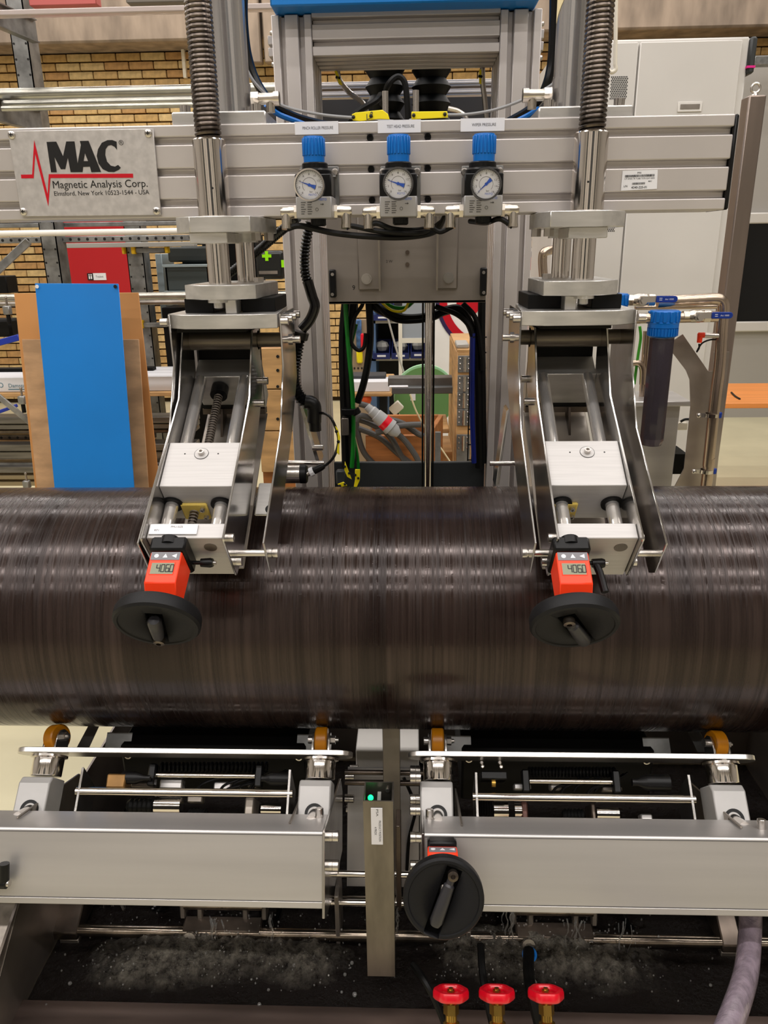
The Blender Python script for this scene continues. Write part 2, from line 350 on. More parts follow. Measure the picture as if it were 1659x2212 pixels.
# nameplate
NP = BY-.0012
def npt(zx, zy, y=NP-.0032): return PY(15+zx/4.879, 265+zy/4.879, y)
t = thing('nameplate', 'silver company nameplate with red trace and black letters screwed to the beam', 'sign', npt(800, 520))
BRUSHED = mat('etched_aluminium', (212, 208, 206), .38, .6, var=.08, vscale=90, stretch=(1, 1, 1))
cor = [npt(8, 86), npt(1540, 62), npt(1625, 975), npt(150, 990)]
MB().poly3(cor, (0, .003, 0)).build('plate', BRUSHED, t, bevel=.0006)
def flat(pts, m, name, off=.0003): return MB().poly3([npt(x, y, NP-.0034) for x, y in pts], (0, -off, 0)).build(name, m, t)
flat([(418, 203), (520, 200), (592, 355), (625, 198), (712, 197), (745, 432), (780, 235), (768, 193), (860, 191), (992, 520), (890, 522), (875, 463), (803, 466), (808, 405), (855, 405), (822, 320), (808, 405), (803, 466), (797, 521), (672, 522), (642, 370), (615, 490), (568, 490), (500, 360), (525, 522), (465, 523)], INK, 'lettering')
flat([(1155, 200), (1110, 183), (1060, 184), (1000, 212), (960, 280), (947, 350), (965, 430), (1010, 490), (1070, 519), (1130, 520), (1180, 495), (1200, 475), (1172, 445), (1140, 463), (1095, 453), (1055, 410), (1036, 340), (1040, 280), (1065, 243), (1100, 236), (1135, 255), (1160, 287)], INK, 'lettering')
flat([(148, 548), (266, 546), (287, 185), (430, 758), (441, 543), (1328, 537), (1331, 580), (458, 583), (436, 880), (297, 325), (282, 585), (152, 587)], RED, 'trace_emblem')
def wpx(a, b_, y): return np.linalg.norm(npt(b_, y)-npt(a, y))
text('Magnetic Analysis Corp.', wpx(482, 1480, 660), npt(982, 658, NP-.0036), EX, EZ, INK, t, bold=0)
text('Elmsford, New York 10523-1544 - USA', wpx(495, 1498, 740), npt(997, 743, NP-.0036), EX, EZ, INK, t)
text('\u00ae', wpx(1178, 1228, 210), npt(1202, 210, NP-.0036), EX, EZ, INK, t)
for x, y in ((50, 130), (1490, 112), (1578, 930), (175, 938)):
    c = npt(x, y); sc = MB().lathe([(.0062, 0), (.0058, .0015), (.0035, .0028), (0, .0031)], c, -EY, 16).build('screw', SCREW, t)
    MB().box(c[0]-.003, c[0]+.003, c[1]-.0033, c[1]-.0026, c[2]-.0007, c[2]+.0007).box(c[0]-.0007, c[0]+.0007, c[1]-.0033, c[1]-.0026, c[2]-.003, c[2]+.003).build('screw_recess', INK, sc)

# regulator labels and serial sticker on the beam
for a, c_, y0, y1, s_ in ((637, 731, 265, 290, 'PINCH ROLLER PRESSURE'), (816, 909, 260, 285, 'TEST HEAD PRESSURE'), (995, 1090, 256, 281.5, 'WIPER PRESSURE')):
    p0 = PY(a, (y0+y1)/2, BY-.0012); p1 = PY(c_, (y0+y1)/2-1, BY-.0012); zc = bz1-.0085; hz = (y1-y0)/2*pxm(p0)
    t = thing('label_strip', 'white label strip reading %s' % s_.lower(), 'label', ((p0[0]+p1[0])/2, BY, zc))
    MB().box(p0[0], p1[0], BY-.0022, BY-.0004, zc-hz, zc+hz).build('strip', WHITE, t)
    text(s_, (p1[0]-p0[0])*.70*(len(s_)/21)**.6, A((p0[0]+p1[0])/2+.002, BY-.0024, zc), EX, EZ, GREYINK, t, height=.0042)
q = [PY(1345, 369, BY-.0012), PY(1421, 366.5, BY-.0012), PY(1419, 408, BY-.0012), PY(1341, 412, BY-.0012)]
t = thing('serial_sticker', 'white serial number sticker with bar codes on the beam right end', 'sticker', sum(q)/4)
MB().poly3(q, (0, .0008, 0)).build('sticker', WHITE, t)
def st(u, v): return (q[0]*(1-u)+q[1]*u)*(1-v)+(q[3]*(1-u)+q[2]*u)*v+A(0, -.0003, 0)
xd = q[1]-q[0]; yd = nrm(q[0]-q[3]); wS = np.linalg.norm(xd)
for s_, u, v, k in (('P/N', .48, .13, .1), ('UT SPAN TR TUBE TSTR 0247-0002', .5, .42, .86), ('L/N', .12, .78, .1), ('4340-225-01', .5, .87, .44), ('MAC', .8, .58, .1)):
    text(s_, wS*k, st(u, v), xd, yd, INK, t, bold=.01 if k < .5 else 0)
rb = random.Random(3); bars = MB()
for (u0, u1, v0, v1) in ((.08, .92, .22, .34), (.3, .64, .62, .73)):
    u = u0
    while u < u1:
        w_ = rb.choice((.006, .01, .016)); bars.poly3([st(u, v0), st(u+w_, v0), st(u+w_, v1), st(u, v1)], (0, -.0001, 0)); u += w_+rb.choice((.007, .012))
bars.build('bar_code', INK, t)

# ------------------------------------------------------------------ pressure regulators
KNOBM = MB
def regulator(n, bx, by, kx, ky, gc, ang, label):
    yF = .06; c0 = PY((bx[0]+bx[1])/2, 430, yF); k = pxm(c0); X = c0[0]; hw = (bx[1]-bx[0])/2*k
    zt, zm, zb = (PY(bx[0], y, yF)[2] for y in by)
    t = thing('pressure_regulator', label, 'regulator', (X, BY, zb), 'pressure regulators on the beam')
    MB().box(X-hw, X+hw, yF, BY-.008, zm, zt).lathe([(hw*.92, 0), (hw*.92, .008), (hw*.72, .008), (hw*.72, .018)], (X, (yF+BY)/2-.002, zt), EZ, 24).build('bonnet', BLACK, t, bevel=.0015)
    g = mat('grey_die_cast', (168, 166, 166), .45, .35) if 'grey_die_cast' not in bpy.data.materials else bpy.data.materials['grey_die_cast']
    MB().prism([(X-hw, yF), (X+hw*.98, yF), (X+hw*1.04, yF+.012), (X+hw*1.04, BY-.006), (X-hw, BY-.006)], (0, 0, zb), EX, EY, zm-zb).build('body', g, t, bevel=.0012)
    MB().box(X-hw*1.02, X+hw*1.22, BY-.004, BY-.001, zm-.01, zt+.016).box(X-hw*.4, X+hw*1.1, BY-.02, BY-.001, zt-.001, zt+.001).build('bracket', GALV, t, bevel=.002)
    for sx in (-.88, 1.02):
        MB().lathe([(.0058, 0), (.0058, .003), (.004, .005), (.0018, .005), (.0018, .003)], (X+hw*sx, BY-.004, zt+.007), -EY, 14).build('bracket_screw', SCREW, t)
    # knob with ribs
    yk = (yF+BY)/2-.004; a = PY(kx[0], sum(ky)/2, yk); b2 = PY(kx[1], sum(ky)/2, yk); r = (b2[0]-a[0])/2; kxc = (a[0]+b2[0])/2
    zk1 = PY(kx[0], ky[0]+4, yk)[2]; zk0 = PY(kx[0], ky[1], yk)[2]; hk = zk1-zk0
    MB().lathe([(r*.93, 0), (r*.95, hk*.3), (r*.95, hk*.9), (r*.88, hk)], (kxc, yk, zk0), EZ, 32).build('knob', BLUE, t)
    rib = MB()
    for i in range(20):
        th = 2*math.pi*i/20; d = A(math.cos(th), math.sin(th), 0); o_ = A(kxc, yk, zk0+hk*.63)+d*r*.95
        rib.obox(o_, d*.0013, np.cross(EZ, d)*r*.105, EZ*hk*.31)
    rib.build('knob_ribs', BLUE, t, bevel=.0006)
    # gauge
    gy = .035; gcP = PY(gc[0], gc[1], gy-.02); gr = 33*pxm(gcP); ax = nrm(CAM-gcP); ax = nrm(A(ax[0]*.15, -1, .02)); o_ = gcP
    MB().lathe([(gr*.6, -.034), (gr*.96, -.02), (gr*.98, 0), (gr, .002), (gr, .0035), (gr*.9, .0045), (gr*.88, .001)], o_, ax, 40).build('gauge_case', BLACK, t)
    gg = MB().lathe([(0, .0008), (gr*.9, .0008), (gr*.9, .0012), (0, .0012)], o_, ax, 36).build('gauge_dial', WHITE, t)
    MB().ring(o_+ax*.002, ax, gr*.9, gr*1.0, .0035, 40).build('bezel', CHROME, t)
    ex = nrm(np.cross(-ax, EZ)); ez = nrm(EZ-ax*ax[2]); f0 = o_+ax*.0014
    def dp(rad, deg): return f0+(ex*math.cos(math.radians(deg))+ez*math.sin(math.radians(deg)))*gr*rad
    tk = MB()
    for i in range(33):
        d_ = 225-270*i/32; L_ = .1 if i % 4 == 0 else .06
        tk.bar(dp(.86-L_, d_), dp(.86, d_), gr*.018, .0002, ax)
    for i in range(40): tk.bar(dp(.45, 225-270*i/40), dp(.45, 225-270*(i+1)/40), gr*.02, .0002, ax)
    tk.build('scale', GREYINK, gg)
    for i, s_ in enumerate(('0', '2', '4', '6', '8', '10', '12', '14', '16')):
        text(s_, gr*(.09 if len(s_) == 1 else .15), dp(.66, 225-270*i/8)+ax*.0001, ex, ez, GREYINK, gg, height=gr*.12)
    text('FESTO', gr*.5, dp(.62, -72)+ax*.0001, ex, ez, mat('blue_print', (40, 90, 190), .5) if 'blue_print' not in bpy.data.materials else bpy.data.materials['blue_print'], gg, height=gr*.12)
    text('bar', gr*.2, dp(.42, -75)+ax*.0001, ex, ez, GREYINK, gg)
    nd = MB(); d0 = math.radians(ang); dv = ex*math.cos(d0)+ez*math.sin(d0); pv = ex*-math.sin(d0)+ez*math.cos(d0); fo = o_+ax*.0018
    nd.poly3([fo+dv*gr*.74, fo+pv*gr*.05, fo-dv*gr*.42+pv*gr*.13, fo-dv*gr*.42-pv*gr*.13, fo-pv*gr*.05], ax*.0004).lathe([(gr*.1, 0), (gr*.1, .0008)], fo, ax, 14)
    nd.build('needle', mat('blue_needle', (46, 84, 178), .4) if 'blue_needle' not in bpy.data.materials else bpy.data.materials['blue_needle'], gg)
    gl = bpy.data.materials.get('gauge_glass') or mat('gauge_glass', (255, 255, 255), .03, trans=1, ior=1.12, spec=.3)
    MB().lathe([(gr*.9, 0), (gr*.9, .0008)], o_+ax*.0034, ax, 32).build('lens', gl, t)
    # printed text on the grey body
    pr = MB(); hgt = zm-zb
    for i in range(6): 
        zz = zm-hgt*(.27+.105*i); pr.box(X-hw*.72, X-hw*(.45+.05*(i % 3)), yF-.0003, yF, zz-.0005, zz+.0005); pr.box(X-hw*.36, X-hw*(.1+.04*(i % 2)), yF-.0003, yF, zz-.0005, zz+.0005)
    zz = zm-hgt*.36; pr.box(X+hw*.36, X+hw*.5, yF-.0003, yF, zz-.0004, zz+.0004); pr.poly3([A(X+hw*.56, yF, zz), A(X+hw*.48, yF, zz+.0016), A(X+hw*.48, yF, zz-.0016)], (0, -.0003, 0))
    zz = zm-hgt*.6; pr.ring((X+hw*.16, yF, zz), -EY, .0019, .0024, .0003, 14)
    pr.build('print', GREYINK, t)
    text('FESTO', hw*.42, A(X+hw*.5, yF-.0003, zm-hgt*.14), EX, EZ, bpy.data.materials['blue_print'], t, height=.0032)
    MB().lathe([(hw*.44, 0), (hw*.44, -.009), (hw*.36, -.011)], (X+hw*.1, (yF+BY)/2-.006, zb), EZ, 18).build('drain_cap', BLACK, t)
    # elbow push-in fittings
    zf = PY(gc[0], 456, yF)[2] if n < 2 else PY(gc[0], 453, yF)[2]
    ends = []
    for sgn in (-1, 1):
        ym = (yF+BY)/2-.008; x0 = X+sgn*hw; e = MB()
        e.lathe([(.0105, 0), (.0105, .006)], (x0, ym, zf), (sgn, 0, 0), 6)
        e.lathe([(.0095, .006), (.0095, .014), (.0085, .016), (.0085, .024), (.006, .028)], (x0, ym, zf), (sgn, 0, 0), 18)
        cx = x0+sgn*.019; e.cyl((cx, ym, zf), (cx, ym-.004, zf-.022), .0078, 16).lathe([(.0082, .0), (.0082, .005)], (cx, ym-.004, zf-.02), (0, -.15, -1), 16)
        e.build('elbow_fitting', NICKEL, t); ends.append(A(cx, ym-.004, zf-.024))
    return ends, t
R1, t1 = regulator(0, (638.4, 716.7), (376, 425, 472), (653.6, 702), (292, 358), (668.4, 400), 160, 'blue-capped pressure regulator with gauge, below the pinch roller pressure label')
R2, t2 = regulator(1, (820, 900.6), (375, 424, 469), (836.5, 886), (288, 355), (860, 397), 162, 'blue-capped pressure regulator with gauge, below the test head pressure label')
R3, t3 = regulator(2, (1003, 1086), (374, 422, 467), (1021, 1071), (286, 354), (1050, 398), 222, 'blue-capped pressure regulator with gauge, below the wiper pressure label')
def hose(name, pts, r, m, label, cat='hose', seg=8, group=None, n=8):
    return tag(MB().tube(smooth_path(pts, n), r, seg).build(name, m), label, cat, group)
Yh = .085
hose('air_tube', [R1[0], PY(650, 488, Yh), PY(720, 503, Yh), PY(800, 511, Yh), PY(880, 512, Yh+.02), PY(940, 500, Yh+.05), PY(960, 470, .2)], .0046, RUBBER, 'long black air tube sagging from the leftmost elbow fitting', 'hose', 8)
hose('air_tube', [R1[1], PY(760, 488, Yh), PY(810, 498, Yh), PY(865, 503, Yh), PY(920, 500, Yh+.03), PY(955, 478, .19)], .004, RUBBER, 'black air tube from the right elbow of the pinch roller regulator', 'hose')
hose('air_tube', [R2[0], PY(812, 482, Yh), PY(850, 495, Yh), PY(900, 497, Yh+.03), PY(950, 488, .17)], .004, RUBBER, 'black air tube from the left elbow of the test head regulator', 'hose')
hose('air_tube', [R2[1], PY(928, 488, Yh), PY(950, 501, Yh), PY(975, 490, Yh), R3[0]], .004, RUBBER, 'short black air tube looping between the test head and wiper regulators', 'hose')
hose('air_tube', [R3[1], PY(1080, 473, Yh), PY(1050, 481, Yh+.02), PY(1015, 478, .15)], .004, RUBBER, 'black air tube from the rightmost elbow fitting', 'hose')
# ------------------------------------------------------------------ lift columns
def column(side, xc, bre1, bre2, bre3, yy):
    mir = 1 if side == 'left' else -1
    lab = 'steel lift column with coil spring and clamp plates, above the %s roller arm' % side
    t = thing('lift_column', lab, 'column', (xc, .1, 1.455), 'spring lift columns')
    MB().tube([A(xc+.0176*math.cos(a), .1+.0176*math.sin(a), 1.735+.0064*a/(2*math.pi)) for a in np.arange(0, 2*math.pi*44, 2*math.pi/16)], .0031, 6).build('coil_spring', SPRING, t)
    MB().cyl((xc, .1, 1.7), (xc, .1, 2.04), .0125, 18).build('guide_rod', DARKSTEEL, t)
    MB().lathe([(.0235, 0), (.0253, .002), (.0253, .11), (.0235, .112)], (xc, .1, 1.627), EZ, 40).build('sleeve', CHROME, t)
    MB().cyl((xc+.006*mir, .1-.0255, 1.668), (xc+.006*mir, .1-.0245, 1.668), .0016, 10).build('sleeve_hole', INK, t)
    MB().cyl((xc, .1, 1.526), (xc, .1, 1.604), .0178, 32).build('guide_rod', CHROME, t)
    x2 = PY(530, 560, .2)[0] if mir > 0 else PY(1212, 560, .2)[0]
    MB().cyl((x2, .2, 1.526), (x2, .2, 1.75), .0155, 28).build('guide_rod', CHROME, t)
    def plate(bre, z0, z1, py, back, bev=.0008):
        pts = [PY(x, py, Y)[:2] for x, Y in bre]; xs = [p[0] for p in pts]
        p = [tuple(q) for q in pts]+[(xs[-1]-.012 if mir > 0 else xs[-1]+.0, back-.01), (sum(xs)/len(xs), back), (xs[0]+.012, back-.02)]
        return MB().prism(p, (0, 0, z0), EX, EY, z1-z0).build('clamp_plate', PLATE, t, bevel=bev)
    plate(bre1, 1.604, 1.627, yy[0], .26); plate(bre2, 1.504, 1.526, yy[1], .25); plate(bre3, 1.459, 1.4815, yy[2], .25)
    # under the upper plate: flange and nuts
    MB().box(xc-.033, xc+.026, .062, .15, 1.588, 1.604).build('flange', PLATE, t, bevel=.001)
    MB().lathe([(.024, 0), (.024, .014)], (x2, .2, 1.59), EZ, 28).build('flange', PLATE, t)
    MB().hexa((x2+.035*mir, .13, 1.592), EZ, .0085, .012).hexa((x2+.052*mir, .15, 1.592), EZ, .0085, .012).build('nut', SCREW, t)
    MB().hexa((xc-.032*mir, .2, 1.526), EZ, .0085, .009).build('bolt', SCREW, t)
    MB().hexa((x2+.03*mir, .155, 1.526), EZ, .0085, .008).build('bolt', SCREW, t)
    # rubber buffers and centre pin
    MB().box(xc-.037*mir-.0215, xc-.037*mir+.026, .09, .2, 1.4815, 1.504).build('rubber_buffer', RUBBER, t, bevel=.001)
    MB().box(xc+.058*mir-.026, xc+.058*mir+.03, .1, .22, 1.4815, 1.504).build('rubber_buffer', RUBBER, t, bevel=.001)
    MB().lathe([(.016, 0), (.016, -.005), (.0075, -.005), (.0075, -.013), (.005, -.0145)], (xc+.002*mir, .07, 1.504), EZ, 20).build('centre_pin', PLATE, t)
    MB().box(xc+.022*mir-.009, xc+.022*mir+.009, .068, .11, 1.4815, 1.503).build('stop_block', PLATE, t, bevel=.001)
    return t
column('left', -.311, [(381, .085), (409.6, .055), (493, .05), (541, .06), (560.6, .09), (597, .22)], [(399.7, .08), (435, .055), (497, .05), (552.5, .07), (601, .2)], [(363.5, .075), (397, .052), (543, .05), (599.5, .06)], (490, 630, 692))
column('right', .271, [(1144, .2), (1162, .09), (1189, .055), (1300, .05), (1320, .055), (1350, .085)], [(1140, .2), (1174, .06), (1232, .05), (1297.5, .055), (1334, .08)], [(1126.5, .06), (1180, .05), (1330, .052), (1372, .075)], (474, 624, 688))

# cylinders standing on the beam
for side, xc, tops, px0, px1, py in (('left', PY(498, 100, .19)[0], 187, 370, 574, 242), ('right', PY(1236, 100, .19)[0], 185, 1163, 1367, 224)):
    mir = 1 if side == 'left' else -1
    zt = PY(px0 if side == 'left' else px1, 242 if side == 'left' else 226, .142)[2]; xa = PY(px0, 250, .142)[0]; xb = PY(px1, 250, .142)[0]
    t = thing('lift_cylinder', 'aluminium cylinder tube standing on the beam behind the %s spring' % side, 'cylinder', (xc, .19, bz1), 'cylinders on the beam')
    MB().box(xa, xb, .142, .25, bz1, zt).build('base_plate', PLATE, t, bevel=.002)
    TUBE = bpy.data.materials.get('cylinder_tube') or mat('cylinder_tube', (205, 204, 206), .22, .9)
    MB().lathe([(.026, 0), (.026, .4)], (xc, .19, zt), EZ, 36).lathe([(.0275, .0), (.0275, .045)], (xc, .19, zt), EZ, 36).build('tube', TUBE, t)
    MB().cyl((xc+.012*mir, .185, zt+.045), (xc+.012*mir, .185, zt+.4), .0035, 8).build('tie_rod', ALU, t)
    for x_ in (xa+.018, xb-.018):
        MB().lathe([(.0085, 0), (.0085, .011), (.0045, .011), (.0045, .007)], (x_, .16, zt), EZ, 16).build('cap_screw', SCREW, t)
    f = A(xc+.03*mir, .18, zt+.022)
    MB().lathe([(.011, 0), (.011, .012)], f, (mir, 0, 0), 6).lathe([(.0085, .012), (.0085, .036), (.0105, .036), (.0105, .045)], f, (mir, 0, 0), 18).cyl(f+A(mir*.03, 0, 0), f+A(mir*.03, 0, -.02), .007, 14).build('air_fitting', NICKEL, t)
    if side == 'right':
        YT = mat('yellow_masking_tape', (232, 216, 172), .7)
        tp = MB(); nA = 10
        for i in range(nA):
            a0 = math.radians(-178+7.5*i); a1 = math.radians(-178+7.5*(i+1)); zl0 = .122+.005*i; zl1 = .122+.005*(i+1)
            tp.poly3([A(xc+.0263*math.cos(a0), .19+.0263*math.sin(a0), zt+zl0), A(xc+.0263*math.cos(a1), .19+.0263*math.sin(a1), zt+zl1), A(xc+.0263*math.cos(a1), .19+.0263*math.sin(a1), zt+.3), A(xc+.0263*math.cos(a0), .19+.0263*math.sin(a0), zt+.3)], A(math.cos((a0+a1)/2), math.sin((a0+a1)/2), 0)*.0005)
        tp.build('masking_tape', YT, t)
        text('S', .012, A(xc-.012, .19-.0262, zt+.185), nrm(A(.6, 0, .8)), nrm(A(-.8, 0, .6)), INK, t, bold=.02)

# hoses and cables over the beam
hose('air_hose', [PY(527, -40, .33), PY(526, 40, .33), PY(535, 120, .33), PY(556, 180, .33), PY(590, 225, .33), PY(640, 254, .36), PY(720, 275, .4)], .0078, GLOSSBLACK, 'thick black hose curving down behind the left cylinder on the beam', 'hose')
hose('air_hose', [PY(1197, -40, .33), PY(1196, 40, .33), PY(1192, 130, .33), PY(1178, 190, .33), PY(1150, 232, .35), PY(1090, 268, .4)], .0078, GLOSSBLACK, 'thick black hose curving down behind the right cylinder on the beam', 'hose')
hose('air_hose', [PY(574, 225, .3), PY(600, 246, .32), PY(640, 262, .34), PY(700, 285, .36)], .005, BLUE, 'blue air hose going behind the beam beside the left cylinder', 'hose')
hose('air_hose', [PY(1163, 236, .3), PY(1140, 250, .32), PY(1090, 275, .34)], .005, BLUE, 'blue air hose going behind the beam beside the right cylinder', 'hose')
GREYCABLE = mat('grey_cable', (150, 150, 150), .4)
sc1 = hose('sensor_cable', [PY(519, -30, .24), PY(521, 60, .24), PY(530, 140, .24), PY(560, 190, .24), PY(610, 228, .25), PY(690, 247, .26), PY(770, 255, .26), PY(850, 262, .28)], .0024, GREYCABLE, 'thin grey cable draped over the beam from the left cylinder', 'cable')
sc2 = hose('sensor_cable', [PY(1212, 150, .24), PY(1196, 180, .24), PY(1150, 206, .24), PY(1080, 234, .25), PY(1010, 247, .26), PY(930, 249, .26), PY(885, 260, .28)], .0024, GREYCABLE, 'thin grey cable draped over the beam from the right cylinder', 'cable')
def tagplate(name, pts, label, txt=None, Y=.24, parent=None):
    q = [PY(x, y, Y) for x, y in pts]; t = thing(name, label, 'tag', sum(q)/len(q))
    MB().poly3(q, (0, .0025, 0)).build('tag_body', YELLOW, t, bevel=.0006)
    n = len(q)
    for k in (.06, .92):
        p = q[0]*(1-k)*.5+q[1]*k*.5+q[-1]*(1-k)*.5+q[2 if n == 4 else n//2]*k*.5
        MB().sph(p+A(0, -.002, 0), .0032, 8).build('tie', BLACK, t)
    if txt: text(txt, .012, sum(q)/n+A(0, -.0006, .001), q[1]-q[0], nrm(EZ), GREYINK, t)
    return t
tagplate('cable_tag', [(760, 247), (768, 243), (826, 237), (838, 246), (842, 258), (818, 257), (778, 262), (762, 260)], 'yellow cable tag left of the middle on the beam top', 'L2')
tagplate('cable_tag', [(889, 241), (966, 240), (968, 254), (889, 258)], 'yellow cable tag right of the middle on the beam top')
tagplate('cable_tag', [(1196, 165), (1210, 158), (1214, 174), (1198, 180)], 'small yellow cable tag beside the right cylinder tube', Y=.27)

# bellows and things in the top opening
for x, lab in ((831, 'left'), (932, 'right')):
    p = PY(x, 134, .95); r = 43*pxm(p); z = p[2]; prof = []
    for i in range(13): prof += [(r*(1.0 if i % 2 else .74), -.0185*i)]
    tag(MB().lathe([(0, .02), (r*.7, .02)]+prof+[(0, -.25)], (p[0], .95, z), EZ, 28).build('bellows', RUBBER, ang=20), 'black rubber bellows on the %s in the top opening' % lab, 'bellows', 'black bellows')
hose('power_cable', [PY(752, 262, .5), PY(778, 238, .5), PY(812, 218, .5), PY(822, 205, .55)], .006, RUBBER, 'black cable running up to the left bellows', 'cable')
hose('power_cable', [PY(825, 225, .55), PY(838, 185, .5), PY(858, 166, .5), PY(874, 178, .5), PY(880, 225, .5), PY(882, 270, .5)], .006, RUBBER, 'black cable arching in front of the two bellows', 'cable')
for x, y in ((832, 197), (898, 195)):
    p = PY(x, y, .48); tag(MB().lathe([(.0062, 0), (.0062, -.06), (.004, -.06), (.004, -.2)], p, EZ, 12).build('steel_pin', SCREW), 'upright steel pin at the %s edge of the arching cable' % ('left' if x < 850 else 'right'), 'pin')
hose('braided_hose', [PY(728, 145, .8), PY(733, 172, .8), PY(755, 200, .8), PY(785, 225, .75), PY(800, 270, .7)], .006, SCREW, 'braided silver hose at the left of the top opening', 'hose')
hose('braided_hose', [PY(1042, 140, .8), PY(1043, 180, .8), PY(1047, 215, .8), PY(1052, 270, .8)], .006, SCREW, 'braided silver hose at the right of the top opening', 'hose')
hose('braided_hose', [PY(968, 234, .6), PY(990, 240, .6), PY(1006, 254, .6), PY(1010, 280, .6)], .005, SCREW, 'short braided hose bending down beside the right bellows', 'hose')
tagplate('cable_tag', [(722, 153), (728, 153), (740, 184), (732, 182)], 'yellow tag wrapped on the left braided hose', Y=.78)
tagplate('cable_tag', [(1035, 150), (1040, 150), (1040, 182), (1035, 180)], 'yellow tag wrapped on the right braided hose', Y=.78)

# ------------------------------------------------------------------ pinch roller arms
AU = A(0, -.8226, -.5687); AW = A(0, -.5687, .8226); AP = A(0, .05, 1.349)
def AX(x, q, h): return A(x, 0, 0)+AP+AU*q+AW*h
RODM = mat('ground_guide_rod', (240, 236, 232), .2, .8)
def arm(side, xi, xo, xs, rods, spindle):
    mir = 1 if side == 'left' else -1; xi0, xi1 = xi; xo0, xo1 = xo
    t = thing('pinch_roller_arm', 'stainless pinch roller arm with guide rods hanging over the pipe on the %s' % side, 'arm', AX((xi0+xi1)/2, 0, 0), 'pinch roller arms')
    inner = [(.107, 1.452), (.05, 1.349), (-.19, 1.1945), (-.187, 1.188), (-.133, 1.1138), (-.084, 1.128), (-.028, 1.165), (.097, 1.284), (.16, 1.35), (.16, 1.452)]
    outer = [(.06, 1.481), (.062, 1.40), (.005, 1.306), (-.188, 1.187), (-.153, 1.128), (-.128, 1.117), (-.048, 1.172), (.114, 1.28), (.20, 1.36), (.2, 1.481)]
    for nm, pf, xs_ in (('inner_plate', inner, ((xi0, .0035), (xi1-.0035, .0035))), ('outer_plate', outer, ((xo0, .003), (xo1-.003, .003)))):
        for x, th in xs_: MB().poly3([(x, y, z) for y, z in pf], (th, 0, 0)).build(nm, STEEL, t, bevel=.0006)
    g0, g1 = xi0+.004, xi1-.004; W_ = (g1-g0)/2; xm = (g0+g1)/2
    def blk(q0, q1, h0, h1, name, m, bev=.001, x0=g0, x1=g1):
        return MB().obox(AX((x0+x1)/2, (q0+q1)/2, (h0+h1)/2), ((x1-x0)/2, 0, 0), AU*(q1-q0)/2, AW*(h1-h0)/2).build(name, m, t, bevel=bev)
    blk(-.135, -.09, -.125, -.038, 'rear_block', PLATE)
    sl = blk(.0935, .1815, -.085, -.003, 'slider_block', BRIGHT)
    fb = blk(.2495, .2755, -.1, -.003, 'front_block', BRIGHT)
    blk(-.1, .24, -.142, -.139, 'under_plate', DULL)
    for rx in rods:
        MB().cyl(AX(rx, -.092, -.045), AX(rx, .25, -.045), .0102, 24).build('guide_rod', RODM, t)
        MB().ring(AX(rx, .1815, -.045), AU, .0104, .0165, .004, 24).build('bushing', BLACK, sl)
    # screw on the slider with its washer
    c = AX(xm-.004*mir+.002, .117, -.003)
    MB().lathe([(.0105, 0), (.0105, .0008)], c, AW, 24).build('washer', BRIGHT, sl)
    MB().lathe([(.0048, .001), (.0048, .007), (.0025, .007), (.0025, .004)], c, AW, 18).build('cap_screw', SCREW, sl)
    MB().ring(c, AW, .0105, .0112, .0006, 24).build('recess_edge', INK, sl)
    for dx in (-.026, .026): MB().cyl(AX(c[0]+dx, .117, -.0034), AX(c[0]+dx, .117, -.0027), .0013, 8).build('pin_hole', INK, sl)
    # front block disc insert
    MB().lathe([(.0095, 0), (.0095, .0008)], AX(xi0+.092 if side == 'left' else xi0+.096, .2755, -.026), AU, 20).build('rod_plug', DULL, fb)
    # lead screw and yellow nut flange
    if spindle:
        MB().tube([AX(xs+.018*0+.01, q, -.062) for q in (-.07, .25)], .0065, 14).build('lead_screw', SPRING, t)
        th = MB()
        for i in range(56): th.torus(AX(xs+.01, -.065+.0056*i, -.062), AU, .0063, .0012, 12, 4)
        th.build('screw_thread', DULL, t)
        MB().ring(AX(xs+.01, -.088, -.062), AU, .007, .015, .02, 20).build('screw_bearing', BLACK, t)
    fx = xi0+.047 if side == 'left' else xi0+.03
    YN = bpy.data.materials.get('yellow_nut_plastic') or mat('yellow_nut_plastic', (222, 194, 96), .5)
    MB().obox(AX(fx, .184, -.062), (.021, 0, 0), AU*.0025, AW*.02).build('nut_flange', YN, sl, bevel=.002)
    for hx, hh_ in ((.013, -.052), (.015, -.072)): MB().lathe([(.004, 0), (.004, .005), (.002, .005), (.002, .002)], AX(fx+hx, .1865, hh_), AU, 14).build('flange_screw', SCREW, sl)
    # cross shaft and dark rear
    zc = PY(480, 735, .15)[2]
    MB().cyl((xo0+.003, .15, zc), (xo1-.003, .15, zc), .0125, 24).cyl((xi0, .15, zc), (xi1, .15, zc), .0165, 28).build('cross_shaft', mat('dark_bronze_bush', (112, 104, 94), .35, .7) if 'dark_bronze_bush' not in bpy.data.materials else bpy.data.materials['dark_bronze_bush'], t)
    MB().box(xi0+.004, xi1-.004, .185, .19, 1.3, 1.452).build('dark_interior_sheet', SOOT, t)  # black sheet added for the dark interior behind the cross shaft
    MB().box(xi0+.004, xi1-.004, .07, .185, 1.4525, 1.4585).build('top_tie', SOOT, t)
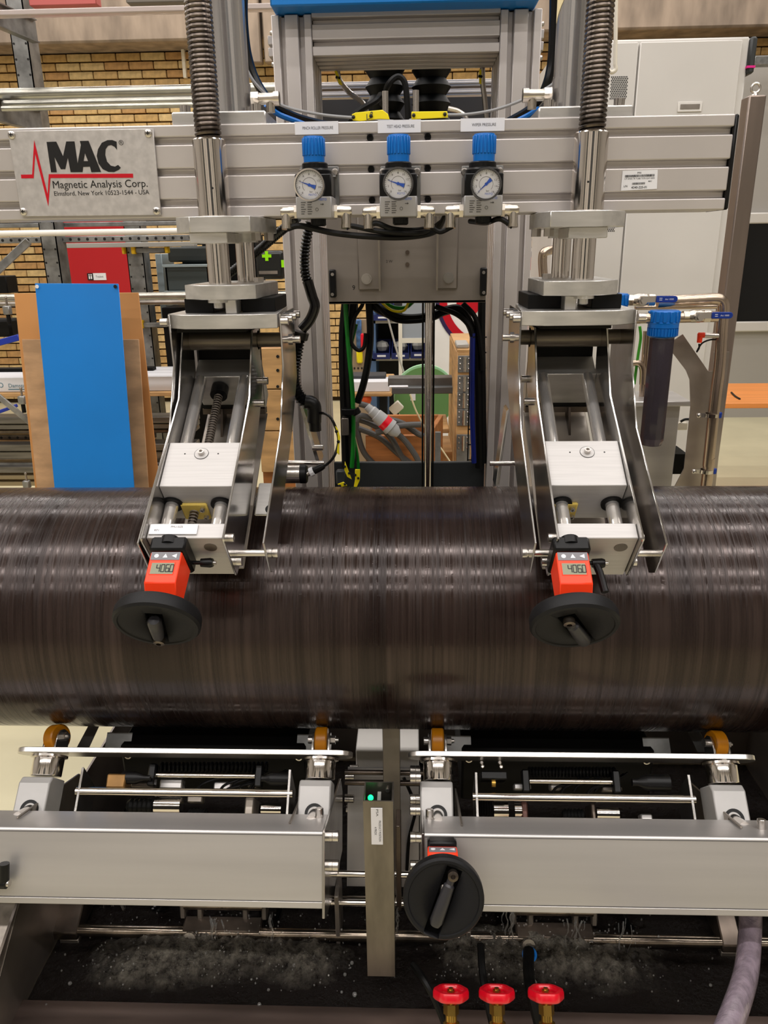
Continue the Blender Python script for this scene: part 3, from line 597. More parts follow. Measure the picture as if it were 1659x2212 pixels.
    # screws on the plate sides
    for sgn, xin, xout in ((1, xi1, xo1), (-1, xi0, xo0)):
        vis = (sgn == mir)
        MB().lathe([(.0065, 0), (.0065, .007), (.003, .007), (.003, .004)], AX(xin, .266, -.016), (sgn, 0, 0), 14).build('side_screw', SCREW, t)
        gap = abs(xout-xin)
        if gap > .01:
            MB().cyl(AX(xin, .262, -.062), AX(xout+sgn*.006, .262, -.062), .0055, 16).lathe([(.0075, 0), (.0075, .007)], AX(xout+sgn*.001, .262, -.062), (sgn, 0, 0), 14).lathe([(.0075, 0), (.0075, .009)], AX(xin, .27, -.072), (sgn, 0, 0), 14).build('spacer_rod', SCREW, t)
            for q, h in ((-.09, -.058), (-.035, -.058)):
                MB().lathe([(.0065, 0), (.0065, .009), (.003, .009), (.003, .005)], AX(xin, q-.01, h), (sgn, 0, 0), 14).build('side_screw', SCREW, t)
        for i in range(4 if vis else 1):
            MB().lathe([(.0062, 0), (.0062, .0115), (.003, .0115), (.003, .006)], (xout, .058+.044*i, 1.47), (sgn, 0, 0), 16).build('side_screw', SCREW, t)
        MB().lathe([(.009, 0), (.009, .004), (.006, .004), (.006, .016), (.003, .016)], (xout, .15, zc), (sgn, 0, 0), 16).build('shaft_bolt', SCREW, t)
    # pressing rollers against the pipe, behind the arm
    k = DRAW[0]; pc = unput(A(0, .012, 1.203+.0245)); rr = .0245/k; zt_ = 1.3
    MB().lathe([(rr*.4, 0), (rr, .0), (rr, .03), (rr*.4, .03)], A(xm-.015, pc[1], pc[2]), EX, 28).build('pinch_roller', AMBER, t)
    MB().bar(A(xm-.021, pc[1]+.04, zt_), A(xm-.021, pc[1], pc[2]), .004, .03).bar(A(xm+.021, pc[1]+.04, zt_), A(xm+.021, pc[1], pc[2]), .004, .03).cyl(A(xm-.026, pc[1], pc[2]), A(xm+.026, pc[1], pc[2]), .006, 12).bar(A(xi0+.003, pc[1]+.04, zt_), A(xi1-.003, pc[1]+.04, zt_), .02, .01).build('roller_fork', DARKSTEEL, t)
    if side == 'left':
        hb = MB().obox(AX(-.236, .12, -.115), (.022, 0, 0), AU*.034, AW*.002).build('roller_bracket', PLATE, t, bevel=.002)
        MB().lathe([(.009, 0), (.009, .0006)], AX(-.232, .142, -.113), AW, 18).build('bracket_hole', INK, hb)
    return t
def indicator(side, xs, mir):
    xs = xs+(.004 if side == 'left' else .001)
    t = thing('position_indicator', 'orange digital position indicator reading 406.0 on the %s roller arm' % side, 'indicator', AX(xs, .29, -.028), 'digital position indicators')
    def b(q0, q1, h0, h1, x0, x1, name, m, bev=.0012):
        return MB().obox(AX(xs+(x0+x1)/2, (q0+q1)/2, (h0+h1)/2), ((x1-x0)/2, 0, 0), AU*(q1-q0)/2, AW*(h1-h0)/2).build(name, m, t, bevel=bev)
    b(.276, .300, -.06, .004, -.025, .026, 'base', BLACK, .003)
    MB().lathe([(.0135, 0), (.0135, .012)], AX(xs, .2755, -.006), AU, 20).build('base_boss', BLACK, t)
    pf = [(.300, -.002), (.302, 0), (.351, 0), (.366, -.016), (.366, -.045), (.300, -.052)]
    MB().poly3([AX(xs-.022, q, h) for q, h in pf], (.044, 0, 0)).build('housing', ORANGE, t, bevel=.0012)
    kp = b(.3015, .3145, -.001, .0006, -.0205, .0205, 'key_pad', mat('keypad_grey', (120, 118, 122), .5) if 'keypad_grey' not in bpy.data.materials else bpy.data.materials['keypad_grey'], 0)
    MB().lathe([(.0032, 0), (.0032, .0003)], AX(xs-.0125, .308, .0006), AW, 14).build('key_symbol', WHITE, kp)
    MB().poly3([AX(xs-.0035, .311, .0007), AX(xs+.0035, .311, .0007), AX(xs, .3045, .0007)], AW*.0003).build('key_symbol', WHITE, kp)
    MB().poly3([AX(xs+.009, .308, .0007), AX(xs+.016, .3045, .0007), AX(xs+.016, .3115, .0007)], AW*.0003).build('key_symbol', WHITE, kp)
    LCD = bpy.data.materials.get('lcd_green_grey') or mat('lcd_green_grey', (134, 136, 112), .3)
    b(.318, .339, -.001, .0005, -.018, .0165, 'display_frame', ORANGE, .0006)
    b(.3195, .3375, -.001, .0008, -.0165, .015, 'display', LCD, 0)
    seg = MB()
    def digit(x, s_):
        w, hq = .0045, .0058; L_ = {'a': ((0, 0), (w, 0)), 'd': ((0, 2*hq), (w, 2*hq)), 'g': ((0, hq), (w, hq)), 'f': ((0, 0), (0, hq)), 'e': ((0, hq), (0, 2*hq)), 'b': ((w, 0), (w, hq)), 'c': ((w, hq), (w, 2*hq))}
        for k in s_:
            (a0, b0), (a1, b1) = L_[k]; seg.bar(AX(xs+x+a0, .3225+b0, .001), AX(xs+x+a1, .3225+b1, .001), .0012, .0003, AW)
    digit(-.0085, 'fgbc'); digit(-.002, 'abcdef'); digit(.0045, 'afgedc'); seg.obox(AX(xs+.0098, .334, .001), (.0006, 0, 0), AU*.0006, AW*.0002); digit(.0105, 'abcdef')
    seg.build('digits', INK, t)
    MB().lathe([(.0085, 0), (.0085, .006), (.011, .006), (.011, .012), (.009, .014)], AX(xs-.004, .366, -.028), AU, 20).build('shaft_collar', CHROME, t)
    s2 = 1
    lv = MB().lathe([(.003, 0), (.003, .012), (.0062, .012), (.0072, .026), (.006, .03)], AX(xs+.025, .29, -.045), (s2, 0, 0), 16)
    if side == 'right': lv.tube([AX(xs+.042, .29, -.045), AX(xs+.046, .305, -.046), AX(xs+.05, .335, -.05)], .0055, 10)
    lv.build('clamp_lever', BLACK, t); MB().lathe([(.003, .03), (.003, .0345)], AX(xs+.025, .29, -.045), (s2, 0, 0), 12).build('lever_pin', SCREW, t)
    return t
def handwheel(c, ax, r, hang, label, piv):
    t = thing('handwheel', label, 'handwheel', c, 'black folding-handle handwheels'); ax = nrm(ax); th = .029
    ex = EX; ez = np.cross(ex, -ax); ez = nrm(ez*np.sign(ez[2])) 
    hd = nrm(ex*math.cos(math.radians(hang))+ez*math.sin(math.radians(hang))); sd = np.cross(ax, hd)
    WH = bpy.data.materials.get('handwheel_plastic') or mat('handwheel_plastic', (18, 18, 20), .5, spec=.3, bump=.1, bscale=900)
    pv, g0, g1, s0, s1 = piv                             # pivot, grip ends and slot ends as fractions of the radius
    disc = MB().lathe([(0, -th), (r*.25, -th), (r*.3, -th*.8), (r*.8, -th*.8), (r*.96, -th*.75), (r, -th*.55), (r, -th*.12), (r*.95, 0), (r*.88, .0), (r*.86, -.0016), (0, -.0016)], c, ax, 64).build('wheel_disc', WH)
    cut = MB().obox(c+hd*r*(s0+s1)/2-ax*.004, hd*r*(s1-s0)/2, sd*r*.2, ax*.009).build('slot_cutter', WH)
    bo = disc.modifiers.new('slot', 'BOOLEAN'); bo.operation = 'DIFFERENCE'; bo.object = cut; bo.solver = 'EXACT'
    dg = bpy.context.evaluated_depsgraph_get(); dg.update(); me = bpy.data.meshes.new_from_object(disc.evaluated_get(dg)); disc.modifiers.clear(); disc.data = me; bpy.data.objects.remove(cut)
    attach(disc, t)
    MB().obox(c+hd*r*(s0+s1)/2-ax*.0124, hd*r*(s1-s0)/2, sd*r*.2, ax*.0004).build('handle_recess', bpy.data.materials.get('recess_shade_black') or mat('recess_shade_black', (5, 5, 5), .8, spec=.1), t)  # slot floor coloured black to deepen the shade in the recess
    hm = bpy.data.materials.get('handle_grip') or mat('handle_grip', (44, 43, 46), .36)
    sg_ = 1 if g1 > g0 else -1; L_ = abs(g1-g0)*r
    MB().lathe([(0, 0), (r*.095, .002), (r*.095, L_*.12), (r*.135, L_*.16), (r*.155, L_*.5), (r*.165, L_*.9), (r*.12, L_*.985), (0, L_)], c+ax*.0015+hd*r*g0, hd*sg_, 22).build('folding_handle', hm, t)
    MB().lathe([(r*.13, -.001), (r*.13, .007), (r*.06, .008), (r*.06, .004)], c+hd*pv*r, ax, 20).build('pivot_screw', SPRING, t)
    return t
side_flip = {}
XL, XR = -.349, .219
arm('left', (-.384, -.264), (-.39, -.208), XL, (-.37, -.2935), True)
arm('right', (.2, .32), (.17, .353), XR, (.2255, .3015), False)
indicator('left', XL, 1); indicator('right', XR, -1)
lw = 'black handwheel on the left roller arm with its handle pointing down'; rw = 'black handwheel on the right roller arm with its handle slanting to the right'
handwheel(AX(XL+.002, .403, -.028), AU, .0592, -98, lw, (.66, .6, -.36, -.55, .82))
handwheel(AX(XR-.003, .403, -.028), AU, .0592, -62, rw, (-.42, -.34, .72, -.6, .84))
tt = thing('size_label', 'small white label strip lying on the left arm front block', 'label', AX(-.36, .262, 0))
MB().obox(AX(-.3425, .2615, -.0015), (.0345, 0, 0), AU*.0085, AW*.0012).build('strip', WHITE, tt)
text('PMU-SIZE', .0175, AX(-.338, .2575, -.0001), EX, -AU, GREYINK, tt, height=.0035); text('RF1', .0065, AX(-.3665, .2635, -.0001), EX, -AU, GREYINK, tt, height=.0035)
DRAW[:] = [1.0, np.zeros(3)]
# ------------------------------------------------------------------ lower roller cradles
NN = A(0, -.7071, -.7071); BB = A(0, -.7071, .7071); P0 = A(0, 0, 1)+NN*.203
EE = A(0, -.934, .358); DD = A(0, .358, .934)
def LW(x, s, t): return A(x, 0, 0)+P0+NN*s+BB*t
def lx(px, py, t=0): return PP(px, py, P0+BB*t, BB)     # point on the plane of the rollers
def ls(px, py, t=0): return (lx(px, py, t)-P0) @ NN
def roller(px, lab, yaw):
    x = lx(px, 1600)[0]; t = thing('support_roller', lab, 'roller', LW(x, .02, 0), 'amber support rollers'); R = .0208
    MB().lathe([(.009, -.0095), (R-.002, -.0095), (R, -.0075), (R, .0075), (R-.002, .0095), (.009, .0095)], LW(x, R+.0008, 0), EX, 40).build('tyre', AMBER, t)
    MB().cyl(LW(x-.0085, R, 0), LW(x+.0085, R, 0), .0092, 18).build('hub', DARKSTEEL, t)
    for sg in (-1, 1):
        xx = x+sg*.0125
        pf = [(-.013, .042), (-.0125, .022), (-.008, .012), (0, .009), (.008, .012), (.0125, .022), (.013, .042)]
        MB().poly3([LW(xx-.0018, s, tt) for tt, s in pf], (.0036, 0, 0)).build('fork_plate', STEEL, t, bevel=.0005)
    MB().hexa(LW(x+.0143, R, 0), EX, .0068, .0075).lathe([(.004, .0075), (.003, .012), (0, .0125)], LW(x+.0143, R, 0), EX, 12).build('axle_nut', SCREW, t)
    MB().lathe([(.0062, 0), (.0062, .007)], LW(x-.0143, R, 0), -EX, 16).build('axle_head', SCREW, t)
    if yaw:
        from mathutils import Quaternion
        t.rotation_mode = 'QUATERNION'; t.rotation_quaternion = Quaternion(tuple(NN), math.radians(yaw))
    return x
def cradle(side, x0, x1, pxa, pxb, rails):
    # strip with rounded ends, seen nearly edge on
    w = .023; pts = []
    for xe, sg in ((x1-w, 1), (x0+w, -1)):
        for k in range(13):
            a = -math.pi/2+math.pi*k/12
            pts.append(LW(xe+sg*w*math.cos(a), .0395, w*math.sin(a)*sg))
    pl = thing('guard_strip', 'long polished strip with round ends under the pipe, %s half' % side, 'strip', LW((x0+x1)/2, .04, 0), 'polished strips under the pipe')
    MB().poly3(pts, NN*.0078).build('strip', STRIPM, pl, bevel=.0008)
    for px in (pxa, pxb):
        x = lx(px, 1660)[0]
        MB().hexa(LW(x, .045, .012), NN, .007, .006).lathe([(.0045, .006), (.0045, .013), (.003, .014)], LW(x, .045, .012), NN, 12).build('strip_bolt', SCREW, pl)
        b_ = thing('roller_mount', 'cylindrical roller mount on a silver block, under the %s roller' % {102: 'leftmost', 692: 'second', 947: 'third', 1558: 'rightmost'}[px], 'mount', LW(x, .08, 0), 'roller mounts')
        MB().lathe([(.025, .0495), (.028, .0495), (.028, .053), (.0235, .0545), (.0235, .0795), (.0225, .081)], LW(x, 0, 0), NN, 40).build('bearing_housing', CHROME, b_)
        bx = x-.004
        blk = [(-.0, .0835), (.018, .0835), (.026, .0935), (.026, .152), (-.028, .152), (-.028, .0835)]
        MB().poly3([LW(bx-.0245, s, tt) for tt, s in blk], (.049, 0, 0)).build('block', BLOCKM, b_, bevel=.0025, seg=2)
        MB().ring(LW(bx+.001, .132, .026), BB, .0098, .0142, .0012, 26).build('seal_ring', BLACK, b_)
        r0_ = LW(bx+.001, .131, .02); MB().cyl(r0_, r0_+nrm(A(0, -1, .42))*.04, .0085, 18).build('guide_shaft', CHROME, b_)
XA, XB = lx(40, 1628)[0], lx(762, 1635)[0]; XC_, XD = lx(880, 1640)[0], lx(1630, 1647)[0]
cradle('left', XA, XB, 102, 692, None); cradle('right', XC_, XD, 947, 1558, None)
roller(122, 'leftmost dark amber support roller under the pipe', 24); roller(695, 'amber support roller left of the middle post', 0); roller(945, 'amber support roller right of the middle post', 0); roller(1546, 'rightmost amber support roller under the pipe', -12)

# cover rails
RE = LW(0, .135, .045)             # rear edge of the top flange
FE = RE+EE*.067; HB = .103
def rail(side, xa, xb, lab):
    t = thing('cover_rail', lab, 'rail', A((xa+xb)/2, FE[1], FE[2]-.05), 'sheet metal cover rails')
    r = .004; n = 6; prof = [RE]
    for k in range(n+1):
        a = math.pi/2*k/n; c = FE-EE*r-DD*r; prof.append(c+DD*r*math.cos(a)+EE*r*math.sin(a))
    prof += [FE-DD*(HB-.009), FE-DD*(HB-.008)-EE*.0006, FE-DD*(HB-.007)-EE*.0, FE-DD*HB, FE-DD*HB-EE*.025]
    inn = [p-EE*.0015-DD*.0015 for p in prof[::-1]]
    MB().poly3([A(xa, p[1], p[2]) for p in prof+inn], (xb-xa, 0, 0)).build('sheet', SHEET, t, ang=25)
    MB().obox(A((xa+xb)/2, *(FE-DD*.0045+EE*.0002)[1:]), ((xb-xa)/2, 0, 0), DD*.0004, EE*.0002).obox(A((xa+xb)/2, *(FE-DD*(HB-.0085)+EE*.0002)[1:]), ((xb-xa)/2, 0, 0), DD*.0004, EE*.0002).build('seam', GREYINK, t)
    return t
xL1 = PY(696, 1795, FE[1])[0]; xR0 = PY(917, 1804, FE[1])[0]
rail('left', -.95, xL1, 'long grey sheet metal rail in front, left of the middle post'); rail('right', xR0, .95, 'long grey sheet metal rail in front, right of the middle post')
def endplate(x, sg, lab, bolts=(), back=.235):
    t = thing('end_plate', lab, 'plate', A(x, FE[1], FE[2]-.05), 'cradle end plates')
    G = FE-EE*back
    pts = [FE+EE*.003+DD*.001, G+DD*.001, G-EE*.03-DD*.03, G-EE*.03-DD*.13, FE-EE*.1-DD*.135, FE-EE*.02-DD*.125, FE+EE*.003-DD*.116]
    if not bolts: pts = [FE-EE*.03+DD*.004, G+DD*.004, G-EE*.03-DD*.03, G-EE*.03-DD*.13, FE-EE*.11-DD*.13, RE-EE*.004-DD*.002, RE-EE*.004+DD*.0015, FE-EE*.03+DD*.0015]
    MB().poly3([A(x, p[1], p[2]) for p in pts], (sg*.0035, 0, 0)).build('plate', STEEL if bolts else DULL, t, bevel=.0005)
    if bolts:
        for px, py in bolts:
            p = PX(px, py, x); MB().lathe([(.0078, 0), (.0078, .007), (.0072, .0075), (.0078, .008), (.0078, .0155), (.0066, .0165)], A(x+sg*.0035, p[1], p[2]), (sg, 0, 0), 16).build('bolt', SCREW, t)
    return t
endplate(xL1+.0005, 1, 'dark end plate with bolts at the inner end of the left rail', ((702, 1806), (702, 1869), (742, 1677), (752, 1661), (741, 1725), (752, 1719), (744, 1748)))
endplate(xR0-.0005, -1, 'dark end plate with bolts at the inner end of the right rail', ((914, 1809), (914, 1870), (914, 1679), (912, 1664), (913, 1727), (914, 1750)))
endplate(PY(37, 1774, FE[1]+.03)[0], 1, 'slanting end plate at the outer end of the left cradle')
endplate(PY(1602, 1798, FE[1]+.03)[0], -1, 'slanting end plate at the outer end of the right cradle')
for px, lab in ((625, 'thin slanting plate edge left of the second roller mount'), (995, 'thin slanting plate edge right of the third roller mount')):
    x = PY(px, 1780, FE[1]+.03)[0]; q = FE-EE*.025+DD*.003
    tag(MB().poly3([A(x, *(q+k)[1:]) for k in (A(0, 0, 0), -EE*.16, -EE*.16-DD*.08, -EE*.1-DD*.08)], (.003, 0, 0)).build('web_plate', DULL, bevel=.0004), lab, 'plate')
# small upright bolts on the flange
for px, py, lab in ((690, 1765, 'left'), (928, 1768, 'right'), (1645, 1790, 'far right')):
    p = PP(px, py, RE+EE*.035, DD); MB_ = MB().lathe([(.0058, -.001), (.0058, .0125), (.005, .0132)], p, DD, 16)
    tag(MB_.build('stud', SCREW), 'short steel stud on the %s rail flange near the middle' % lab if lab != 'far right' else 'short steel stud on the right rail flange at the picture edge', 'stud')

# long rods with end brackets inside the cradles
def rod(p0, p1, r, lab, m=CHROME, seg=20):
    return tag(MB().cyl(p0, p1, r, seg).build('cross_rod', m), lab, 'rod')
for (a, b_, ya, yb, lab) in ((165, 632, 1709, 1722, 'left'), (1021, 1502, 1721, 1732, 'right')):
    y0, y1 = ya, yb; pa = lx(a, ya, .0); pb = lx(b_, yb, .0); pb[1:] = pa[1:]
    rod(pa, pb, .0062, 'bright long rod between two brackets in the %s cradle' % lab)
    for p, sg in ((pa, 1), (pb, -1)):
        xx = p[0]+sg*.006
        tt = thing('rod_bracket', 'thin upright bracket at the %s end of the long rod in the %s cradle' % ('left' if sg > 0 else 'right', lab), 'bracket', p)
        MB().poly3([A(xx-.002, *(P0+NN*s+BB*t)[1:]) for s, t in ((ls(a, ya)-.035, .006), (ls(a, ya)+.035, .006), (ls(a, ya)+.03, -.05), (ls(a, ya)-.01, -.06))], (.004, 0, 0)).build('plate', STEEL, tt, bevel=.0004)
        MB().lathe([(.005, 0), (.0045, .003), (0, .0045)], A(xx-sg*.002, p[1], p[2]), (-sg, 0, 0), 14).build('rod_end', SCREW, tt)
for (a, b_, ya, lab) in ((330, 560, 1674, 'left'), (1135, 1330, 1687, 'right')):
    pa = lx(a, ya, -.04); pb = lx(b_, ya, -.04); pb[1:] = pa[1:]
    rod(pa, pb, .0042, 'thin bright rod behind the long rod in the %s cradle' % lab)
    for p in (pa, pb):
        tag(MB().obox(p, (.006, 0, 0), NN*.017, BB*.008).build('rod_clamp', BLACK, bevel=.002), 'black clamp holding the %s end of the thin rod in the %s cradle' % ('left' if p is pa else 'right', lab), 'clamp')
# dark machinery inside the cradles: probe housings, couplings, sleeves
def lbox(px0, px1, py0, py1, t, dep, name, m, lab, cat, bev=.002):
    p0 = lx(px0, py0, t); p1 = lx(px1, py1, t); s0 = (p0-P0) @ NN; s1 = (p1-P0) @ NN
    return tag(MB().obox(LW((p0[0]+p1[0])/2, (s0+s1)/2, t-dep/2), ((p1[0]-p0[0])/2, 0, 0), NN*(s1-s0)/2, BB*dep/2).build(name, m, bevel=bev), lab, cat)
def lcyl(px0, px1, py, rpx, t, name, m, lab, cat, prof=None):
    p0 = lx(px0, py, t); p1 = lx(px1, py, t); r = rpx*pxm(p0); Ln = p1[0]-p0[0]
    pr = [(r*a, Ln*h) for a, h in (prof or [(1, 0), (1, 1)])]
    return tag(MB().lathe(pr, p0, EX, 22).build(name, m, ang=30), lab, cat)
BOOT = [(.5, 0), (.5, .12), (.95, .3), (1, .35), (1, 1)]
RIB = [(.6, 0)]+[(1 if i % 2 else .8, .06+.9*i/11) for i in range(12)]+[(.6, 1)]
lbox(232, 268, 1671, 1702, -.01, .03, 'bronze_block', BRONZE, 'square bronze block with a screw in the left cradle', 'block')
lcyl(265, 325, 1680, 13, -.02, 'cable_boot', BLACK, 'black cable boot right of the bronze block', 'boot', [(1, 0), (1, .5), (.45, .8), (.45, 1)])
lcyl(565, 625, 1682, 14, -.02, 'cable_boot', BLACK, 'black cable boot near the right end of the left cradle', 'boot', BOOT)
lcyl(1365, 1445, 1690, 17, -.02, 'cable_boot', BLACK, 'black cable boot near the right end of the right cradle', 'boot', [(.5, 0), (.5, .15), (.95, .35), (1, .4), (1, 1)])
lcyl(275, 335, 1741, 16, -.05, 'rubber_gaiter', RUBBER, 'ribbed black gaiter low in the left cradle', 'gaiter', RIB)
lcyl(336, 392, 1740, 17, -.05, 'steel_sleeve', CHROME, 'steel sleeve right of the left ribbed gaiter', 'sleeve')
lcyl(565, 608, 1747, 11, -.05, 'steel_sleeve', CHROME, 'small steel sleeve near the right end of the left cradle', 'sleeve')
lcyl(1030, 1064, 1745, 18, -.05, 'rubber_gaiter', RUBBER, 'ribbed black gaiter low at the left end of the right cradle', 'gaiter', RIB)
lcyl(1066, 1097, 1750, 17, -.05, 'steel_sleeve', CHROME, 'steel sleeve beside the gaiter in the right cradle', 'sleeve')
lcyl(1111, 1126, 1751, 15, -.05, 'steel_sleeve', CHROME, 'short steel sleeve left of the brown plate in the right cradle', 'sleeve')
lcyl(1288, 1336, 1757, 12, -.05, 'steel_sleeve', CHROME, 'steel sleeve low right of centre in the right cradle', 'sleeve')
lbox(1126, 1142, 1732, 1775, -.04, .05, 'divider_plate', mat('brown_wet_plate', (92, 62, 54), .4, .4), 'brown upright plate in the right cradle', 'plate')
lbox(1276, 1290, 1735, 1778, -.04, .05, 'divider_plate', DARKSTEEL, 'dark upright plate in the right cradle', 'plate')
lbox(530, 546, 1722, 1760, -.04, .05, 'divider_plate', DULL, 'grey upright plate low in the left cradle', 'plate')
for (a, b_, lab) in ((1215, 1260, 'right'), (405, 445, 'left')):
    lcyl(a, b_, 1762, 15, -.06, 'probe_ring', RUBBER, 'black ribbed ring low in the %s cradle' % lab, 'ring', RIB)
lbox(1038, 1097, 1665, 1684, -.015, .04, 'terminal_box', BLACK, 'small black box with four screws in the right cradle', 'box')
for x, y in ((1040, 1648), (1042, 1656), (1079, 1648), (1082, 1657)):
    p = lx(x, y, -.02); tag(MB().lathe([(.003, 0), (.003, .004), (.002, .005)], p, BB, 10).build('box_screw', SCREW), 'tiny screw above the small black box', 'screw', 'screws above the black box')
lcyl(1062, 1070, 1692, 8, -.01, 'brass_pin', BRASS, 'brass pin hanging under the small black box', 'pin')
for (a, b_, y0, lab) in ((345, 580, 1657, 'left'), (1140, 1330, 1668, 'right')):
    mb = MB(); n = 26; p0 = lx(a, y0, -.055); p1 = lx(b_, y0, -.055)
    for i in range(n):
        p = p0+(p1-p0)*(i+.5)/n; mb.torus(p, EX, .0068, .0022, 10, 6); mb.cyl(p-A(.002, 0, 0), p+A(.002, 0, 0), .004, 8)
    mb.build('probe_chain', BLACK, kind='stuff')['label'] = 'row of black ribbed cable glands in the %s cradle' % lab
# cables in the cradle
rr_ = random.Random(9)
for k in range(7):
    a = rr_.uniform(400, 560); y = rr_.uniform(1690, 1705)
    hose('probe_cable', [lx(a, y+14, -.05), lx(a+12, y, -.045), lx(a+45, y-10+rr_.uniform(-4, 4), -.05), lx(a+80, y-26, -.06)], .0022, BLACK, 'thin black probe cable in the left cradle', 'cable', 6, 'left cradle cables', 5)
for k in range(7):
    a = rr_.uniform(1180, 1300); y = rr_.uniform(1695, 1712)
    hose('probe_cable', [lx(a, y+14, -.05), lx(a+12, y, -.045), lx(a+45, y-10+rr_.uniform(-4, 4), -.05), lx(a+70, y-26, -.06)], .0022, BLACK, 'thin black probe cable in the right cradle', 'cable', 6, 'right cradle cables', 5)
for a, b_, y0, y1, m, lab in ((283, 330, 1690, 1702, DULL, 'dull steel block right of the bronze block'), (346, 392, 1682, 1704, SHEET, 'pale steel block under the thin rod in the left cradle'), (462, 498, 1688, 1706, SHEET, 'pale steel block right of centre in the left cradle'), (405, 436, 1716, 1734, DULL, 'dull steel block below the long rod in the left cradle'), (535, 560, 1690, 1702, DULL, 'dull steel block left of the right boot in the left cradle'),
        (1110, 1148, 1692, 1706, SHEET, 'pale steel block at the left in the right cradle'), (1188, 1214, 1690, 1706, SHEET, 'pale steel block left of centre in the right cradle'), (1300, 1345, 1698, 1710, DULL, 'dull steel block right of centre in the right cradle'), (1384, 1412, 1758, 1780, SHEET, 'pale steel block low at the right in the right cradle')):
    lbox(a, b_, y0, y1, -.062, .02, 'lit_patch_block', m, lab, 'block')  # blocks added in place of silvery water-lit patches, not known fittings
# black test shoes under the pipe and their brackets
for (a, b_, lab) in ((245, 655, 'left'), (1000, 1425, 'right')):
    xa, xb = lx(a, 1600, -.05)[0], lx(b_, 1600, -.05)[0]
    t = thing('test_shoe', 'black test head shoe close under the pipe in the %s half' % lab, 'test head', ((xa+xb)/2, -.02, .74), 'test head shoes')
    MB().box(xa, xb, -.1, .12, .68, .785).build('shoe_body', SOOT, t, bevel=.004)
    for x in (xa+.012, xb-.012):
        MB().ring(A(x, -.1, .765), -EY, .004, .006, .002, 16).build('screw_ring', SCREW, t)
    x = xa-.008 if lab == 'left' else xb+.004
    MB().obox(A(xa-.006, -.09, .782), (.022, 0, 0), BB*.001, NN*.018).build('ear_plate', GALV, t); MB().obox(A(xb+.006, -.09, .782), (.022, 0, 0), BB*.001, NN*.018).build('ear_plate', GALV, t)
for px, lab in ((190, 'left'), (1505, 'right')):
    p = lx(px, 1595, -.12); sg = 1 if lab == 'left' else -1
    tag(MB().poly3([lx(px-30*sg, 1625, -.1), lx(px-2*sg, 1625, -.1), lx(px+26*sg, 1565, -.14), lx(px+2*sg, 1565, -.14)], (0, .003, 0)).build('flat_bracket', GALV, bevel=.0004), 'slanting galvanised flat bar under the pipe at the far %s' % lab, 'bar')

# middle: square post with sensor, flat bar behind, handwheel with indicator
MW = .042; yF = -.308; p = PY(785.5+31, 1731, yF); xm = p[0]; zt = p[2]; zb = PY(820, 2109, yF)[2]
t = thing('square_post', 'open stainless square tube post with a green lamp inside, in the middle', 'post', (xm, yF+MW/2, zb))
h_ = MW/2; wl = .002; POST = mat('stained_stainless', (126, 119, 110), .4, .8, var=.28, vscale=16, stretch=(1.5, 1.5, .35), bump=.05)
mb = MB()
for (a, b_, c, d) in ((-h_, h_, yF, yF+wl), (-h_, h_, yF+MW-wl, yF+MW), (-h_, -h_+wl, yF+wl, yF+MW-wl), (h_-wl, h_, yF+wl, yF+MW-wl)): mb.box(xm+a, xm+b_, c, d, zb, zt)
mb.build('tube', POST, t)
MB().box(xm-h_+wl, xm+h_-wl, yF+wl, yF+MW-wl, zt-.08, zt-.075).build('floor_plate', SOOT, t)
MB().box(xm-.018, xm-.003, yF+.012, yF+.032, zt-.07, zt-.012).build('sensor', BLACK, t, bevel=.001); MB().box(xm-.002, xm+.003, yF+.012, yF+.034, zt-.05, zt-.011).build('sensor_mount', PLATE, t)
MB().sph((xm-.0115, yF+.02, zt-.0105), .0042, 10).build('green_lamp', mat('green_led', (20, 255, 120), .3, emit=3), t)
MB().cyl((xm+.012, yF+MW-wl-.003, zt-.012), (xm+.012, yF+MW-wl, zt-.012), .003, 12).build('tube_screw', SCREW, t)
la, lb = PY(801, 1745, yF)[0], PY(826, 1745, yF)[0]; lz1, lz0 = PY(812, 1745, yF)[2], PY(814, 1823, yF)[2]
lt = thing('product_label', 'white label strip reading product position on the square post', 'label', ((la+lb)/2, yF, (lz0+lz1)/2))
MB().box(la, lb, yF-.0012, yF-.0001, lz0, lz1).build('strip', WHITE, lt)
for s_, u, v, wd in (('PSA', .55, .12, .012), ('PRODUCT POSITION', .76, .62, .036), ('4 PROX', .38, .62, .014)):
    text(s_, wd, A(la+(lb-la)*u, yF-.0014, lz1+(lz0-lz1)*v), -EZ, EX, GREYINK, lt, height=.0032)
xa, xb = PY(826, 1580, -.13)[0], PY(864, 1580, -.13)[0]
tag(MB().box(xa, xb, -.13, -.122, .5, PY(840, 1574, -.13)[2]).build('flat_bar', DULL, bevel=.001), 'upright flat steel bar behind the square post', 'bar')
xa, xb = PY(748, 1700, -.06)[0], PY(905, 1700, -.06)[0]
tag(MB().poly3([(xa, -.11, .5), (xb, -.11, .5), (xb, -.02, PY(830, 1660, -.02)[2]), (xa, -.02, PY(830, 1660, -.02)[2])], (0, .004, 0)).build('back_sheet', SHEET), 'dull sheet metal wall behind the square post', 'sheet')
tag(MB().box(PZ(768, 1622, .6)[0], PZ(905, 1622, .6)[0], PZ(830, 1622, .6)[1], PZ(830, 1622, .6)[1]+.5, 0, .6).build('white_box', mat('white_board', (236, 232, 226), .6), bevel=.002), 'white box seen under the pipe behind the flat bar', 'box')
for y, rp, lab in ((1668, 8, 'upper'), (1690, 9, 'lower')):
    pa = PY(745, y, -.1); pb = PY(925, y, -.1); tag(MB().cyl(pa, A(pb[0], pa[1], pa[2]), rp*pxm(pa)*.7, 16).build('tie_rod', DARKSTEEL), '%s dark tie rod between the two cradles' % lab, 'rod')
